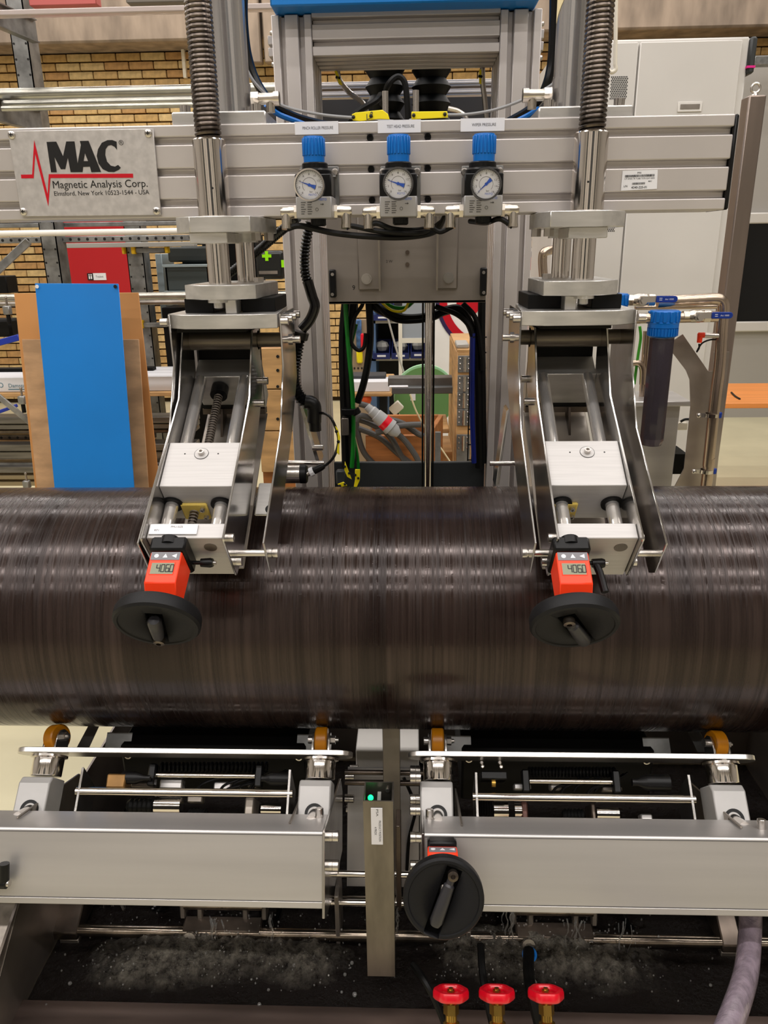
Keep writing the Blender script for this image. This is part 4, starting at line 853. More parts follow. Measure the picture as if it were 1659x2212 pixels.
for y, lab in ((1887, 'upper'), (1949, 'lower')):
    pa = PY(715, y, -.2); pb = PY(900, y, -.2); tag(MB().cyl(pa, A(pb[0], pa[1], pa[2]), .0055, 14).build('tie_rod', CHROME), '%s thin bright tie rod below the rails' % lab, 'rod')
hose('sensor_lead', [PY(872, 1680, -.07), PY(892, 1725, -.08), PY(898, 1750, -.08), PY(884, 1810, -.08), PY(879, 1880, -.1)], .003, BLACK, 'thin black lead hanging right of the flat bar', 'cable', 8, None, 6)
# third handwheel
wc = PP(958.5, 1944, FE+EE*.075, EE); 
hw3 = 'large black handwheel facing out in front of the right rail'
handwheel(wc, EE, 88*pxm(wc), -110, hw3, (-.66, -.58, .66, -.8, .93))
t = thing('position_indicator', 'orange position indicator mostly hidden behind the lowest handwheel', 'indicator', wc-EE*.05, 'digital position indicators')
ic = wc-EE*.045+DD*.013
MB().obox(ic-EE*.012, (.0195, 0, 0), DD*.042, EE*.01).build('base', BLACK, t, bevel=.003)
MB().obox(ic+EE*.008-DD*.003, (.0198, 0, 0), DD*.038, EE*.012).build('housing', ORANGE, t, bevel=.0015)
kp = MB().obox(ic+EE*.0085+DD*.0352, (.0178, 0, 0), DD*.0006, EE*.0075).build('key_pad', bpy.data.materials['keypad_grey'], t)
kc = ic+EE*.0085+DD*.036
MB().lathe([(.0032, 0), (.0032, .0003)], kc+EX*-.0125, DD, 14).build('key_symbol', WHITE, kp); MB().poly3([kc-EX*.0035+EE*.003, kc+EX*.0035+EE*.003, kc-EE*.0035], DD*.0003).build('key_symbol', WHITE, kp)
MB().poly3([kc+EX*.009, kc+EX*.016+EE*.0035, kc+EX*.016-EE*.0035], DD*.0003).build('key_symbol', WHITE, kp)
MB().cyl(ic+EE*.02, wc-EE*.018, .012, 18).build('shaft_collar', CHROME, t)
# clamp lever on the left rail
p = PP(8, 1898, FE, EE); t = thing('clamp_lever', 'black clamp lever on the left rail at the picture edge', 'lever', p)
MB().lathe([(.012, 0), (.011, .012), (.009, .02)], p-EX*.01, EE, 18).build('hub', BLACK, t)
MB().tube([p+EE*.012-EX*.012, p+EE*.014+EX*.004, p+EE*.014+EX*.012], .0075, 12).tube([p+EE*.014+EX*.008, p+EE*.016+EX*.009+DD*.016, p+EE*.017+EX*.0095+DD*.028], .0068, 12).build('arm', BLACK, t)
MB().lathe([(.005, 0), (.005, .004)], p+EE*.014+EX*.012, EX, 12).build('end_screw', SCREW, t)

# ------------------------------------------------------------------ water tank
WZ = .47
tank = thing('water_tank', 'stainless tank of bubbling water under the machine', 'tank', (0, -.1, .3))
xw = [PZ(60, 2170, WZ), PZ(112, 1960, WZ)]
xl = -.62
lp = [PZ(25, 2212, WZ+.01), PZ(120, 1985, WZ+.01)]
yfr = PZ(600, 2172, WZ)[1]
TANKM = mat('wet_tank_steel', (158, 148, 140), .35, .8, var=.25, vscale=6)
XLW = PZ(75, 2120, WZ)[0]
MB().poly3([(XLW, yfr-.14, .25), (XLW, yfr-.14, .54), (XLW, -.351, .599), (XLW, -.25, .649), (XLW, -.1, .66), (XLW, .3, .66), (XLW, .3, .25)], (-.004, 0, 0)).build('side_wall', TANKM, tank); MB().box(.75, .754, yfr, .3, .25, .7).build('side_wall', TANKM, tank)
MB().box(XLW-.004, .754, .3, .304, .25, .7).build('rear_wall', TANKM, tank); MB().box(XLW, .754, yfr, .3, .25, .254).build('tank_floor', TANKM, tank)
MB().box(-.9, .9, yfr-.09, yfr-.002, WZ-.008, WZ+.006).build('front_ledge', mat('brown_wet_ledge', (124, 106, 98), .32, .6, var=.35, vscale=5, stretch=(.4, 2, 2)), tank, bevel=.003)
MB().poly3([(XLW+.001, yfr-.14, .4985), (XLW+.001, -.25, .6505), (XLW-.4, -.25, .6505), (XLW-.4, yfr-.14, .4985)], (0, 0, .003)).build('side_flange', mat('splashed_steel', (150, 142, 132), .3, .8, var=.3, vscale=30), tank)
# turbulent surface
nx, ny = 230, 90; x0, x1, y0, y1 = XLW+.001, .749, yfr, .29
blobs = [(PZ(px, py, WZ), r, h) for px, py, r, h in ((330, 2090, .13, .03), (640, 2075, .10, .032), (1040, 2060, .10, .03), (1300, 2080, .12, .026), (470, 2060, .08, .025), (1180, 2060, .08, .022))]
vs = []; foam = []
for j in range(ny+1):
    for i in range(nx+1):
        x = x0+(x1-x0)*i/nx; y = y0+(y1-y0)*j/ny; e = 0
        for c, r, h in blobs:
            d2 = ((x-c[0])/r)**2+((y-c[1])/(r*.62))**2; e += h*math.exp(-d2*1.6)
        q = noise.noise((x*26, y*26, 1.7)); q2 = noise.noise((x*70, y*70, 5.1)); q3 = abs(noise.noise((x*150, y*150, 9.3)))
        edge = min(1, max(0, (y-y0)/.03))
        act = .12+min(1, e/.022)
        vs.append((x, y, WZ-.004+edge*(e*.8+act*(.008*q+.0075*q2+.0065*q3))))
fs = [(j*(nx+1)+i, j*(nx+1)+i+1, (j+1)*(nx+1)+i+1, (j+1)*(nx+1)+i) for j in range(ny) for i in range(nx)]
WATER = bpy.data.materials.new('turbulent_water'); WATER.use_nodes = True
nt = WATER.node_tree; b = nt.nodes['Principled BSDF']; L = nt.links.new; tc = nt.nodes.new('ShaderNodeTexCoord')
geo = nt.nodes.new('ShaderNodeNewGeometry'); sx_ = nt.nodes.new('ShaderNodeSeparateXYZ'); L(geo.outputs['Position'], sx_.inputs[0])
hgt = rmp(sx_.outputs['Z'], WZ+.003, WZ+.027, 0, 1); fn = pn(60, (1, 1, 1), 9, .75); f2 = pn(130, (1, 1, 1), 5, .7)
ml = nt.nodes.new('ShaderNodeMath'); ml.operation = 'MULTIPLY'; L(hgt, ml.inputs[0]); L(rmp(fn, .36, .7, .02, 1), ml.inputs[1])
mc = mixc(ml.outputs[0], lin((16, 10, 8)), lin((146, 140, 128))); L(mc, b.inputs['Base Color']); b.inputs['Roughness'].default_value = .06; b.inputs['IOR'].default_value = 1.33
bp = nt.nodes.new('ShaderNodeBump'); bp.inputs['Strength'].default_value = .9; bp.inputs['Distance'].default_value = .007; L(f2, bp.inputs['Height']); L(bp.outputs[0], b.inputs['Normal'])
wb = MB(); wb.add(vs, fs); tag(wb.build('water', WATER, kind='stuff', ang=80, fix=False), 'turbulent bubbling water in the tank', 'water')
GLASSY = mat('clear_water', (246, 246, 244), .02, trans=.9, ior=1.33)
dr = MB(); rd = random.Random(11)
for k in range(900):
    c, r, h = rd.choice(blobs); x = c[0]+rd.gauss(0, r*.7); y = c[1]+rd.gauss(0, r*.5); 
    if not (x0 < x < x1 and y0+.01 < y < y1): continue
    dr.sph((x, y, WZ+.006+abs(rd.gauss(0, .018))), rd.uniform(.0006, .0018), 6, (1, 1, rd.uniform(.8, 1.6)), 4)
for px, py, r in ((766, 2148, .006), (738, 2143, .0035), (580, 2138, .004), (151, 2124, .005), (1535, 2128, .004), (760, 2080, .005), (745, 2105, .0045), (560, 2170, .005), (100, 2170, .003)):
    p = PZ(px, py, WZ+.006); dr.sph(p, r*.6, 12)
dr.build('water_drops', GLASSY, kind='stuff', ang=180)['label'] = 'clear water drops splashing over the tank'
stt = MB()
for px, py0, py1, n, spread in ((470, 1985, 2090, 16, 18), (590, 1975, 2060, 4, 10), (1100, 1960, 2030, 9, 14), (1240, 1990, 2070, 10, 24), (700, 1900, 1960, 5, 10), (1350, 1990, 2130, 5, 16), (240, 1895, 1960, 22, 30), (1465, 1895, 1960, 22, 26), (860, 1960, 2010, 5, 5), (430, 2040, 2190, 3, 5), (495, 2060, 2200, 3, 4)):
    for k in range(n):
        X = px+rd.uniform(-spread, spread); a = PY(X, py0+rd.uniform(-6, 10), -.2+rd.uniform(-.03, .03)); z = PY(X, py1+rd.uniform(-30, 8), a[1])[2]
        n_ = 7; ph = rd.uniform(0, 6); pts = [A(a[0]+.0022*math.sin(i*1.7+ph), a[1]+.001*math.cos(i*2.3+ph), a[2]+(z-a[2])*i/(n_-1)) for i in range(n_)]
        rr0 = rd.uniform(.0006, .0016); stt.tube(pts, rr0, 6, lambda u, rr0=rr0, ph=ph: rr0*(.55+.45*math.sin(u*14+ph)**2))
stt.build('falling_water', GLASSY, kind='stuff', ang=180)['label'] = 'thin streams of water falling from the machine'

# ------------------------------------------------------------------ shafts over the tank
sp = PY(830, 2022, -.2); sy, sz = sp[1], sp[2]
sr = 12.5*pxm(sp); WETROD = mat('wet_steel_shaft', (150, 138, 124), .16, .95, var=.3, vscale=9, stretch=(3, 1, 1))
t = thing('main_shaft', 'long wet steel shaft running across the front over the tank', 'shaft', (0, sy, sz))
MB().cyl((XLW, sy, sz), (.75, sy, sz), sr, 28).build('bar', WETROD, t)
xc0 = PY(60, 2015, sy)[0]; MB().lathe([(sr*2.1, 0), (sr*2.1, .035), (sr*1.9, .037)], (xc0-.02, sy, sz), EX, 28).build('flange', DARKSTEEL, t)
tag(MB().cyl((XLW, sy+.06, sz+.012), (.75, sy+.06, sz+.012), sr*.9, 24).build('rear_shaft', WETROD), 'second wet shaft just behind the long front shaft', 'shaft')
def clampbar(px0, px1, lab):
    x0_, x1_ = PY(px0, 2020, sy)[0], PY(px1, 2020, sy)[0]
    t = thing('shaft_clamp', lab, 'clamp', ((x0_+x1_)/2, sy, sz), 'clamps on the front shaft')
    MB().obox(((x0_+x1_)/2, sy+.01, sz), ((x1_-x0_)/2, 0, 0), (0, sr*1.5, sr*.3), (0, -sr*.25, sr*1.25)).build('clamp_body', DARKSTEEL, t, bevel=.003)
    for u in (.12, .88):
        xx = x0_+(x1_-x0_)*u
        MB().box(xx-.006, xx+.006, sy-.006, sy+.006, sz-.045, sz-sr).build('clamp_foot', DULL, t, bevel=.001)
    MB().ring((x0_+.018, sy-sr*1.6, sz+.006), nrm(A(0, -1, .4)), .005, .0105, .006, 20).lathe([(.005, 0), (.005, .004)], (x0_+.018, sy-sr*1.6, sz+.006), nrm(A(0, -1, .4)), 6).build('clamp_screw', SCREW, t)
    # levers and links behind
    for u in (-.02, .2, .78, 1.02):
        xx = x0_+(x1_-x0_)*u
        MB().poly3([(xx-.005, sy+.015, sz+.012), (xx-.005, sy+.045, sz+.02), (xx-.005, sy+.065, sz+.09), (xx-.005, sy+.03, sz+.09)], (.01, 0, 0)).build('link_plate', DULL, t, bevel=.002)
    for h, yy in ((.035, .035), (.062, .045)):
        MB().cyl((x0_+.0, sy+yy-.012, sz+h), (x1_, sy+yy-.012, sz+h), .0065, 16).build('link_pin', WETROD, t)
clampbar(395, 565, 'left shaft clamp with link plates over the splashing water'); clampbar(1115, 1285, 'right shaft clamp with link plates over the splashing water')
for a, b_, lab in ((100, 172, 'left'), (1560, 1602, 'right')):
    x0_, x1_ = PY(a, 2010, sy)[0], PY(b_, 2010, sy)[0]
    t = thing('shaft_block', 'dark support block carrying the front shaft at the %s' % lab, 'block', ((x0_+x1_)/2, sy, sz))
    MB().poly3([(x0_, sy-sr*1.2, sz-sr*1.1), (x0_, sy-sr*1.2, sz+sr*.6), (x0_, sy+.06, sz+.05), (x0_, sy+.12, sz+.05), (x0_, sy+.12, sz-sr*1.1)], (x1_-x0_, 0, 0)).build('block_body', DARKSTEEL, t, bevel=.002)
    MB().box(x0_+.026 if lab == 'left' else x0_, x1_, sy-.01, sy+.01, sz-.03, sz-sr*1.1).build('block_foot', DULL, t, bevel=.001)
    if lab == 'left': MB().cyl((x0_+.045, sy+.05, sz+.04), (x0_+.045, sy+.05, sz+.12), .0115, 18).build('upright_rod', WETROD, t)
for px, lab in ((732, 'left'), (1011, 'right')):
    x = PY(px, 2040, sy)[0]; tag(MB().box(x-.0035, x+.0035, sy-.008, sy+.05, sz-.04, sz+.09 if lab == 'left' else sz+.02).build('hanger_plate', DULL, bevel=.001), 'thin hanger plate across the shaft %s of the big handwheel' % lab, 'plate')
x = PY(862, 1950, -.2)[0]; tag(MB().box(x-.004, x+.004, -.21, -.17, .55, .72).build('hanger_plate', DARKSTEEL, bevel=.001), 'dark upright strip just right of the square post', 'plate')
def ribbed(name, pts, r, lab, m=GLOSSBLACK, pitch=.006, cat='hose', n=14):
    P = smooth_path(pts, n); L_ = sum(np.linalg.norm(P[i+1]-P[i]) for i in range(len(P)-1)); k = int(L_/pitch)
    cum = [0]
    for i in range(len(P)-1): cum.append(cum[-1]+np.linalg.norm(P[i+1]-P[i]))
    Q = []
    for j in range(2*k+1):
        d = L_*j/(2*k); i = min(np.searchsorted(cum, d, side='right')-1, len(P)-2); f = (d-cum[i])/max(cum[i+1]-cum[i], 1e-9); Q.append(P[i]*(1-f)+P[i+1]*f)
    mb = MB().tube(Q, r, 12)
    for j in range(len(Q)):
        if j % 2:
            c = Q[j]
            for q in range(12): mb.v[j*12+q] = tuple(c+(np.array(mb.v[j*12+q])-c)*.74)
    return tag(mb.build(name, m, ang=60), lab, cat)
ribbed('corrugated_hose', [PY(385, 1900, -.12), PY(355, 1950, -.13), PY(320, 1985, -.14), PY(285, 1990, -.15)], .012, 'black corrugated hose below the left rail')
hose('water_hose', [PY(575, 1950, -.1), PY(640, 1975, -.1), PY(720, 1982, -.1), PY(800, 1972, -.1)], .006, mat('dark_blue_hose', (6, 40, 110), .3), 'dark blue hose below the left rail', 'hose')
for i, (pts, lab) in enumerate((([PY(565, 1945, -.15), PY(570, 1990, -.15), PY(590, 2000, -.15), PY(608, 1950, -.15)], 'black loop of cable under the right end of the left rail'), ([PY(1075, 1960, -.15), PY(1078, 1990, -.15), PY(1092, 2004, -.15), PY(1108, 1965, -.15)], 'black loop of cable below the big handwheel'), ([PY(1338, 1955, -.15), PY(1352, 1990, -.16), PY(1370, 2012, -.16)], 'black cable under the right rail near the right clamp'))):
    hose('cable_loop', pts, .005, RUBBER, lab, 'cable')
# clear reinforced hose at the right
HOSE = mat('smoky_clear_hose', (138, 124, 136), .22, var=.2, vscale=60, stretch=(1, 1, 3), bump=.4, bscale=300, coat=.5)
hose('drain_hose', [PY(1622, 1940, -.3), PY(1620, 2020, -.34), PY(1612, 2100, -.4), PY(1590, 2175, -.47), PY(1555, 2260, -.54), PY(1510, 2320, -.6)], .0155, HOSE, 'smoky purple reinforced hose at the bottom right corner', 'hose', 18)
# red hand valves
def valve(px, lab, hx):
    yv = -.4; c = PY(px, 2144, yv); r = 39*pxm(c); ax = nrm(A(0, .56, .83))
    t = thing('hand_valve', lab, 'valve', c, 'red hand valves')
    n = 48; mb = MB(); u, v, a = frame(ax); prof = []
    ang = [2*math.pi*k/n for k in range(n)]
    lobes = [r*(1-.075*(1-math.cos(6*q))/2) for q in ang]
    vs = []; 
    for rr, hh in ((.66, .001), (.74, .0045), (.95, .0045), (1.0, .001), (1.0, -.0055), (.93, -.0075), (.68, -.0075), (.64, -.003)):
        for k, q in enumerate(ang): vs.append(c+a*hh+(u*math.cos(q)+v*math.sin(q))*lobes[k]*rr)
    m_ = 8; fs = [(i*n+k, i*n+(k+1) % n, ((i+1) % m_)*n+(k+1) % n, ((i+1) % m_)*n+k) for i in range(m_) for k in range(n)]
    mb.add(vs, fs); mb.build('wheel_rim', REDVALVE, t, ang=60)
    sp_ = MB()
    for k in range(3):
        q = 2*math.pi*k/3+.5; d = u*math.cos(q)+v*math.sin(q); sp_.bar(c+d*r*.12-a*.003, c+d*r*.68-a*.001, .009, .005, a)
    sp_.lathe([(r*.26, -.006), (r*.24, .0)], c, a, 20).build('spokes', REDVALVE, t)
    MB().lathe([(.0032, 0), (.0032, .006)], c, a, 8).hexa(c+a*-.0, a, .0052, .0035).build('stem', BRASS, t)
    MB().lathe([(.0045, -.006), (.0045, -.014)], c, a, 12).hexa(c-a*.026, a, .0105, .013).lathe([(.008, -.026), (.008, -.034), (.011, -.036), (.011, -.07)], c, a, 20).build('valve_body', BRASS, t)
    hp = c-a*.07
    return t
valve(974, 'red valve wheel on a brass stem, leftmost of the three', 0); valve(1073, 'red valve wheel on a brass stem, between the other two', 0); valve(1179, 'red valve wheel on a brass stem, rightmost of the three', 0)
for pts, lab in (([PY(893, 2085, -.3), PY(915, 2115, -.34), PY(940, 2160, -.36), PY(968, 2230, -.38)], 'black hose running behind the leftmost red valve'), ([PY(1038, 2040, -.28), PY(1042, 2100, -.32), PY(1050, 2150, -.35), PY(1068, 2230, -.38)], 'black hose running behind the middle red valve'), ([PY(1142, 2052, -.27), PY(1142, 2100, -.31), PY(1150, 2150, -.35), PY(1172, 2240, -.38)], 'black hose running behind the rightmost red valve')):
    hose('valve_hose', pts, .0085 if 'rightmost' in lab else .0055, RUBBER, lab, 'hose')
p = PY(1144, 2062, -.27); tag(MB().torus(p, nrm(A(.0, -.8, .9)), .0095, .0022, 24, 8).build('blue_ring', BLUE), 'blue ring on the end of the rightmost black hose', 'ring')
DRAW[:] = [0.895, A(0, -0.12495, 0.165585)]
# ------------------------------------------------------------------ middle opening: carriage, shaft, cables
cy = .56
def yx(px, py, Y): return PY(px, py, Y)[0]
def yz(py, Y, px=880): return PY(px, py, Y)[2]
STAIN = mat('stained_grey_steel', (140, 132, 124), .45, .55, var=.22, vscale=4, bump=.03)
t = thing('carriage_plate', 'dull steel carriage plate bolted between the posts', 'plate', (yx(880, 550, cy), cy, yz(655, cy)))
MB().box(yx(707, 560, cy), yx(1052, 560, cy), cy, cy+.008, yz(655, cy), yz(430, cy)).box(yx(707, 560, cy), yx(1052, 560, cy), cy, cy+.09, yz(655, cy), yz(655, cy)+.006).build('sheet', STAIN, t, bevel=.001)
for a, b_, w in ((773, 823, 1), (941, 989, -1)):
    x0_, x1_ = yx(a, 570, cy-.005), yx(b_, 570, cy-.005); z0_ = yz(626, cy-.005); z1_ = yz(440, cy-.005)
    br = MB().box(x0_, x1_, cy-.006, cy-.0005, z0_, z1_).build('angle_bracket', STAIN, t, bevel=.004)
    xe = x1_ if w > 0 else x0_; MB().poly3([(xe, cy-.006, z0_), (xe, cy-.04, z0_), (xe, cy-.075, z1_), (xe, cy-.006, z1_)], (-.004*w, 0, 0)).build('bracket_leg', STAIN, br)
    xm_ = yx(792 if w > 0 else 969, 602, cy); zb_ = yz(601, cy)
    MB().lathe([(.0115, 0), (.0115, .0015)], (xm_, cy-.006, zb_), -EY, 20).hexa((xm_, cy-.0075, zb_), -EY, .009, .006).build('hex_bolt', SCREW, br)
for x in (880,):
    for y in (545, 571): MB().lathe([(.0045, 0), (.0045, .003), (.0022, .003)], (yx(x, y, cy), cy, yz(y, cy)), -EY, 14).build('plate_screw', DARKSTEEL, t)
text('2 W', .014, A(yx(841, 564, cy), cy-.0004, yz(564, cy)), EX, EZ, INK, t); text('9', .006, A(yx(764, 620, cy), cy-.0004, yz(620, cy)), EX, EZ, INK, t)
for a, b_ in ((713, 727), (1036, 1050)):
    s_ = MB().box(yx(a, 610, cy), yx(b_, 610, cy), cy-.02, cy, yz(640, cy), yz(580, cy)).build('guide_shoe', BLACK, t, bevel=.002)
    for y in (590, 633): MB().lathe([(.0035, 0), (.0035, .002)], (yx((a+b_)/2, y, cy), cy-.02, yz(y, cy)), -EY, 12).build('shoe_screw', SCREW, s_)
p0 = PY(926, 655, .62); rs = 8*pxm(p0)
tag(MB().cyl((p0[0], .62, .85), (p0[0], .62, p0[2]+.1), rs*1.05, 28).build('vertical_shaft', CHROME), 'vertical polished shaft in the middle of the opening', 'shaft')
tag(MB().box(p0[0]-rs*1.75, p0[0]-rs*1.25, .625, .66, .85, p0[2]+.1).box(p0[0]+rs*1.25, p0[0]+rs*1.75, .625, .66, .85, p0[2]+.1).build('shaft_channel', RUBBER, bevel=.001), 'dark channel flanking the vertical shaft', 'channel')
BASEG = mat('dark_blue_grey_paint', (54, 58, 60), .55, var=.1, vscale=6)
tag(MB().box(yx(722, 1020, .68), yx(1046, 1020, .68), .68, .695, .4, yz(999, .68)).build('base_beam', BASEG, bevel=.002), 'dark grey base beam across the bottom of the opening', 'beam')
GREEN = mat('green_wire', (10, 120, 30), .4); NAVY = mat('navy_hose', (14, 30, 110), .35)
cyb = .66
for k, (pts, r, m, lab, cat) in enumerate((
    ([(748, 650), (742, 720), (742, 800), (745, 900), (748, 1010)], .011, RUBBER, 'thick black cable bundle along the left post inside', 'cable'),
    ([(766, 650), (760, 700), (752, 760), (757, 900), (762, 1000)], .009, RUBBER, 'second black cable along the left post inside', 'cable'),
    ([(745, 640), (752, 740), (762, 860), (763, 960), (760, 1010)], .0055, GREEN, 'dark green wire running down inside the left post', 'wire'),
    ([(770, 700), (758, 760), (760, 880), (762, 930), (772, 985), (774, 1020)], .004, GREEN, 'bright green earth wire ending at a yellow tag', 'wire'),
    ([(796, 640), (800, 720), (795, 780), (785, 830), (772, 870)], .0085, RUBBER, 'black hose slanting down to the cable clamp', 'hose'),
    ([(787, 640), (782, 660), (764, 690), (758, 735), (772, 756), (786, 750), (790, 720)], .0045, RUBBER, 'black cable loop at the upper left of the opening', 'cable'),
    ([(800, 655), (830, 674), (875, 688), (930, 684), (960, 672), (990, 668), (1010, 690), (1026, 735), (1032, 820), (1034, 920), (1036, 1010)], .0105, RUBBER, 'big black hose sagging across the opening and arching down the right side', 'hose'),
    ([(806, 652), (850, 690), (900, 694), (940, 686)], .005, RUBBER, 'thin black hose below the big sagging hose', 'hose'),
    ([(940, 662), (985, 678), (1012, 702), (1022, 730)], .006, RUBBER, 'thin black hose hugging the arch on the right', 'hose'),
    ([(828, 652), (852, 664), (876, 664), (892, 652)], .0045, GREEN, 'green wire looping under the carriage plate', 'wire'),
    ([(820, 650), (846, 670), (872, 671), (884, 650)], .003, YELLOW, 'yellow green wire under the carriage plate', 'wire'),
    ([(1021, 720), (1020, 830), (1020, 900), (1024, 1000)], .006, NAVY, 'navy blue hose running down the right side of the opening', 'hose'),
    ([(1042, 600), (1040, 720), (1042, 860), (1044, 1000)], .009, RUBBER, 'black cable bundle along the right post inside', 'cable'),
    ([(1000, 655), (1028, 690), (1040, 760), (1042, 800)], .006, RUBBER, 'black cable crossing to the right bundle', 'cable'))):
    hose(cat if cat != 'hose' else 'air_hose', [PY(x, y, cyb-.012*(k % 3)) for x, y in pts], r, m, lab, cat)
t = thing('cable_clamp', 'black cable clamp fixed to the left post inside', 'clamp', PY(760, 890, .62))
MB().box(yx(737, 890, .62), yx(766, 890, .62), .62, .65, yz(896, .62), yz(884, .62)).cyl(PY(765, 883, .64), PY(771, 895, .64), .012, 14).build('clamp_body', BLACK, t, bevel=.001)
tag(MB().box(yx(738, 920, .62), yx(753, 920, .62), .62, .65, yz(940, .62), yz(903, .62)).build('sensor_block', DULL, bevel=.001), 'small grey metal block below the cable clamp', 'block')
tagplate('cable_tag', [(767, 1014), (778, 1014), (777, 1038), (771, 1052), (764, 1052), (767, 1036)], 'yellow tag on the green earth wire', Y=.6)
tagplate('cable_tag', [(745, 997), (750, 1010), (757, 1028), (760, 1036), (750, 1030), (744, 1016)], 'twisted yellow tag low at the left post', Y=.6)
tagplate('cable_tag', [(729, 1046), (742, 1041), (750, 1049), (738, 1052)], 'yellow tag lying just above the pipe', Y=.5)
tag(MB().obox(PY(737, 1030, .62), (.012, 0, 0), (0, .01, 0), (0, 0, .018)).build('junction_box', BASEG, bevel=.003), 'dark junction box low at the left post', 'box')
# wire cable tray on the right
t = thing('cable_tray', 'black wire mesh cable tray at the right side of the opening', 'tray', PY(1022, 900, .75)); mb = MB(); x0_, x1_ = yx(1013, 870, .75), yx(1030, 870, .75)
for x in (x0_, (x0_+x1_)/2, x1_): mb.cyl((x, .75, .95), (x, .75, yz(720, .75)), .0018, 6)
for i in range(9): mb.cyl((x0_, .75, yz(730+33*i, .75)), (x1_+.05, .75, yz(730+33*i, .75)), .0018, 6)
mb.build('wire_mesh', BLACK, t)

# corrugated hoses left of the opening
ribbed('corrugated_hose', [PY(642, 470, .22), PY(600, 505, .26), PY(560, 540, .3), PY(520, 572, .34), PY(490, 595, .36)], .0085, 'black corrugated hose slanting behind the left lift column')
ribbed('corrugated_hose', [PY(670, 480, .25), PY(660, 530, .25), PY(658, 580, .25), PY(664, 610, .25)], .0095, 'upper corrugated hose hanging left of the opening')
hose('smooth_hose', [PY(664, 606, .25), PY(674, 640, .25), PY(680, 662, .25), PY(670, 690, .25), PY(652, 712, .25)], .0095, GLOSSBLACK, 'shiny smooth hose bend between the two corrugated hoses', 'hose', 14)
p = PY(648, 716, .25); tag(MB().lathe([(.0175, 0), (.0175, .012), (.015, .014)], p, nrm(A(-.3, 0, -1)), 24).build('hose_coupling', BLACK), 'black coupling at the elbow of the hanging hose', 'coupling')
ribbed('corrugated_hose', [PY(646, 722, .25), PY(638, 770, .25), PY(633, 810, .25), PY(640, 845, .25), PY(655, 865, .25), PY(668, 872, .25)], .0135, 'thick corrugated hose curling down to a black elbow')
t = thing('hose_elbow', 'black plastic elbow at the end of the thick corrugated hose', 'fitting', PY(675, 880, .25))
MB().tube(smooth_path([PY(660, 868, .25), PY(672, 870, .25), PY(679, 880, .25), PY(679, 912, .25)], 6), .0135, 16).build('elbow_body', BLACK, t)
MB().lathe([(.0115, 0), (.0115, .045)], PY(679, 880, .25), -EZ, 18).build('elbow_neck', BLACK, t)
# probe with connector beside the left arm
t = thing('rotary_encoder', 'steel rotary encoder with a white ringed connector beside the left arm', 'encoder', PY(640, 1025, .2)); c0 = PY(617, 1024, .2); c1 = PY(664, 1024, .2); re = 20*pxm(c0)
MB().cyl(c0, c0+A((c1[0]-c0[0])*.68, 0, 0), re, 32).build('body', SCREW, t); MB().lathe([(re*1.03, 0), (re*1.03, .011), (re*.9, .013)], c0+A((c1[0]-c0[0])*.68, 0, 0), EX, 32).build('end_cap', BLACK, t)
a = PY(664, 1024, .19); b2 = PY(684, 1014, .19); d = nrm(b2-a)
MB().cyl(a, b2, .0052, 14).build('plug_pin', SCREW, t); MB().lathe([(.0088, 0), (.0088, .008)], a+d*.006, d, 10).build('white_ring', WHITE, t)
MB().lathe([(.0072, .014), (.0066, .03), (.005, .036)], a, d, 14).build('plug_boot', BLACK, t)
hose('encoder_cable', [PY(690, 1010, .19), PY(706, 1003, .19), PY(722, 985, .19), PY(731, 955, .2), PY(727, 930, .2), PY(716, 905, .2), PY(703, 894, .22), PY(688, 892, .25)], .0026, BLACK, 'black cable curving from the encoder up to the hose elbow', 'cable')
tagplate('cable_tag', [(724, 920), (730, 928), (735, 945), (733, 962), (733, 983), (727, 978), (730, 955), (729, 940)], 'yellow tag on the encoder cable', Y=.19)
pl = [(598, 690), (612, 690), (700, 1000), (690, 1000)]
tag(MB().poly3([PY(648, 880, .3), PY(655, 880, .3), PY(692, 1002, .3), PY(684, 1002, .3)], (0, .06, 0)).build('slant_plate', STEEL), 'slanting steel plate right of the left arm', 'plate')
pa = PY(620, 999, .24); pb = PY(700, 1000, .24); tag(MB().cyl(pa, pb, .0045, 14).build('spacer_bar', CHROME), 'short bright bar above the encoder', 'bar')
pa = PY(675, 967, .3); pb = PY(698, 967, .3); tag(MB().cyl(pa, pb, .006, 14).build('short_pin', SCREW), 'short bright pin beside the slanting plate', 'pin')
pa = PY(1058, 1001, .24); pb = PY(1118, 1001, .24); tag(MB().cyl(pa, pb, .0048, 14).build('spacer_bar', CHROME), 'short bright bar left of the right arm', 'bar')
tag(MB().poly3([PY(1094, 888, .3), PY(1099, 884, .3), PY(1078, 1052, .26), PY(1070, 1052, .26)], (0, .05, 0)).build('slant_plate', STEEL), 'slanting steel plate left of the right arm', 'plate')

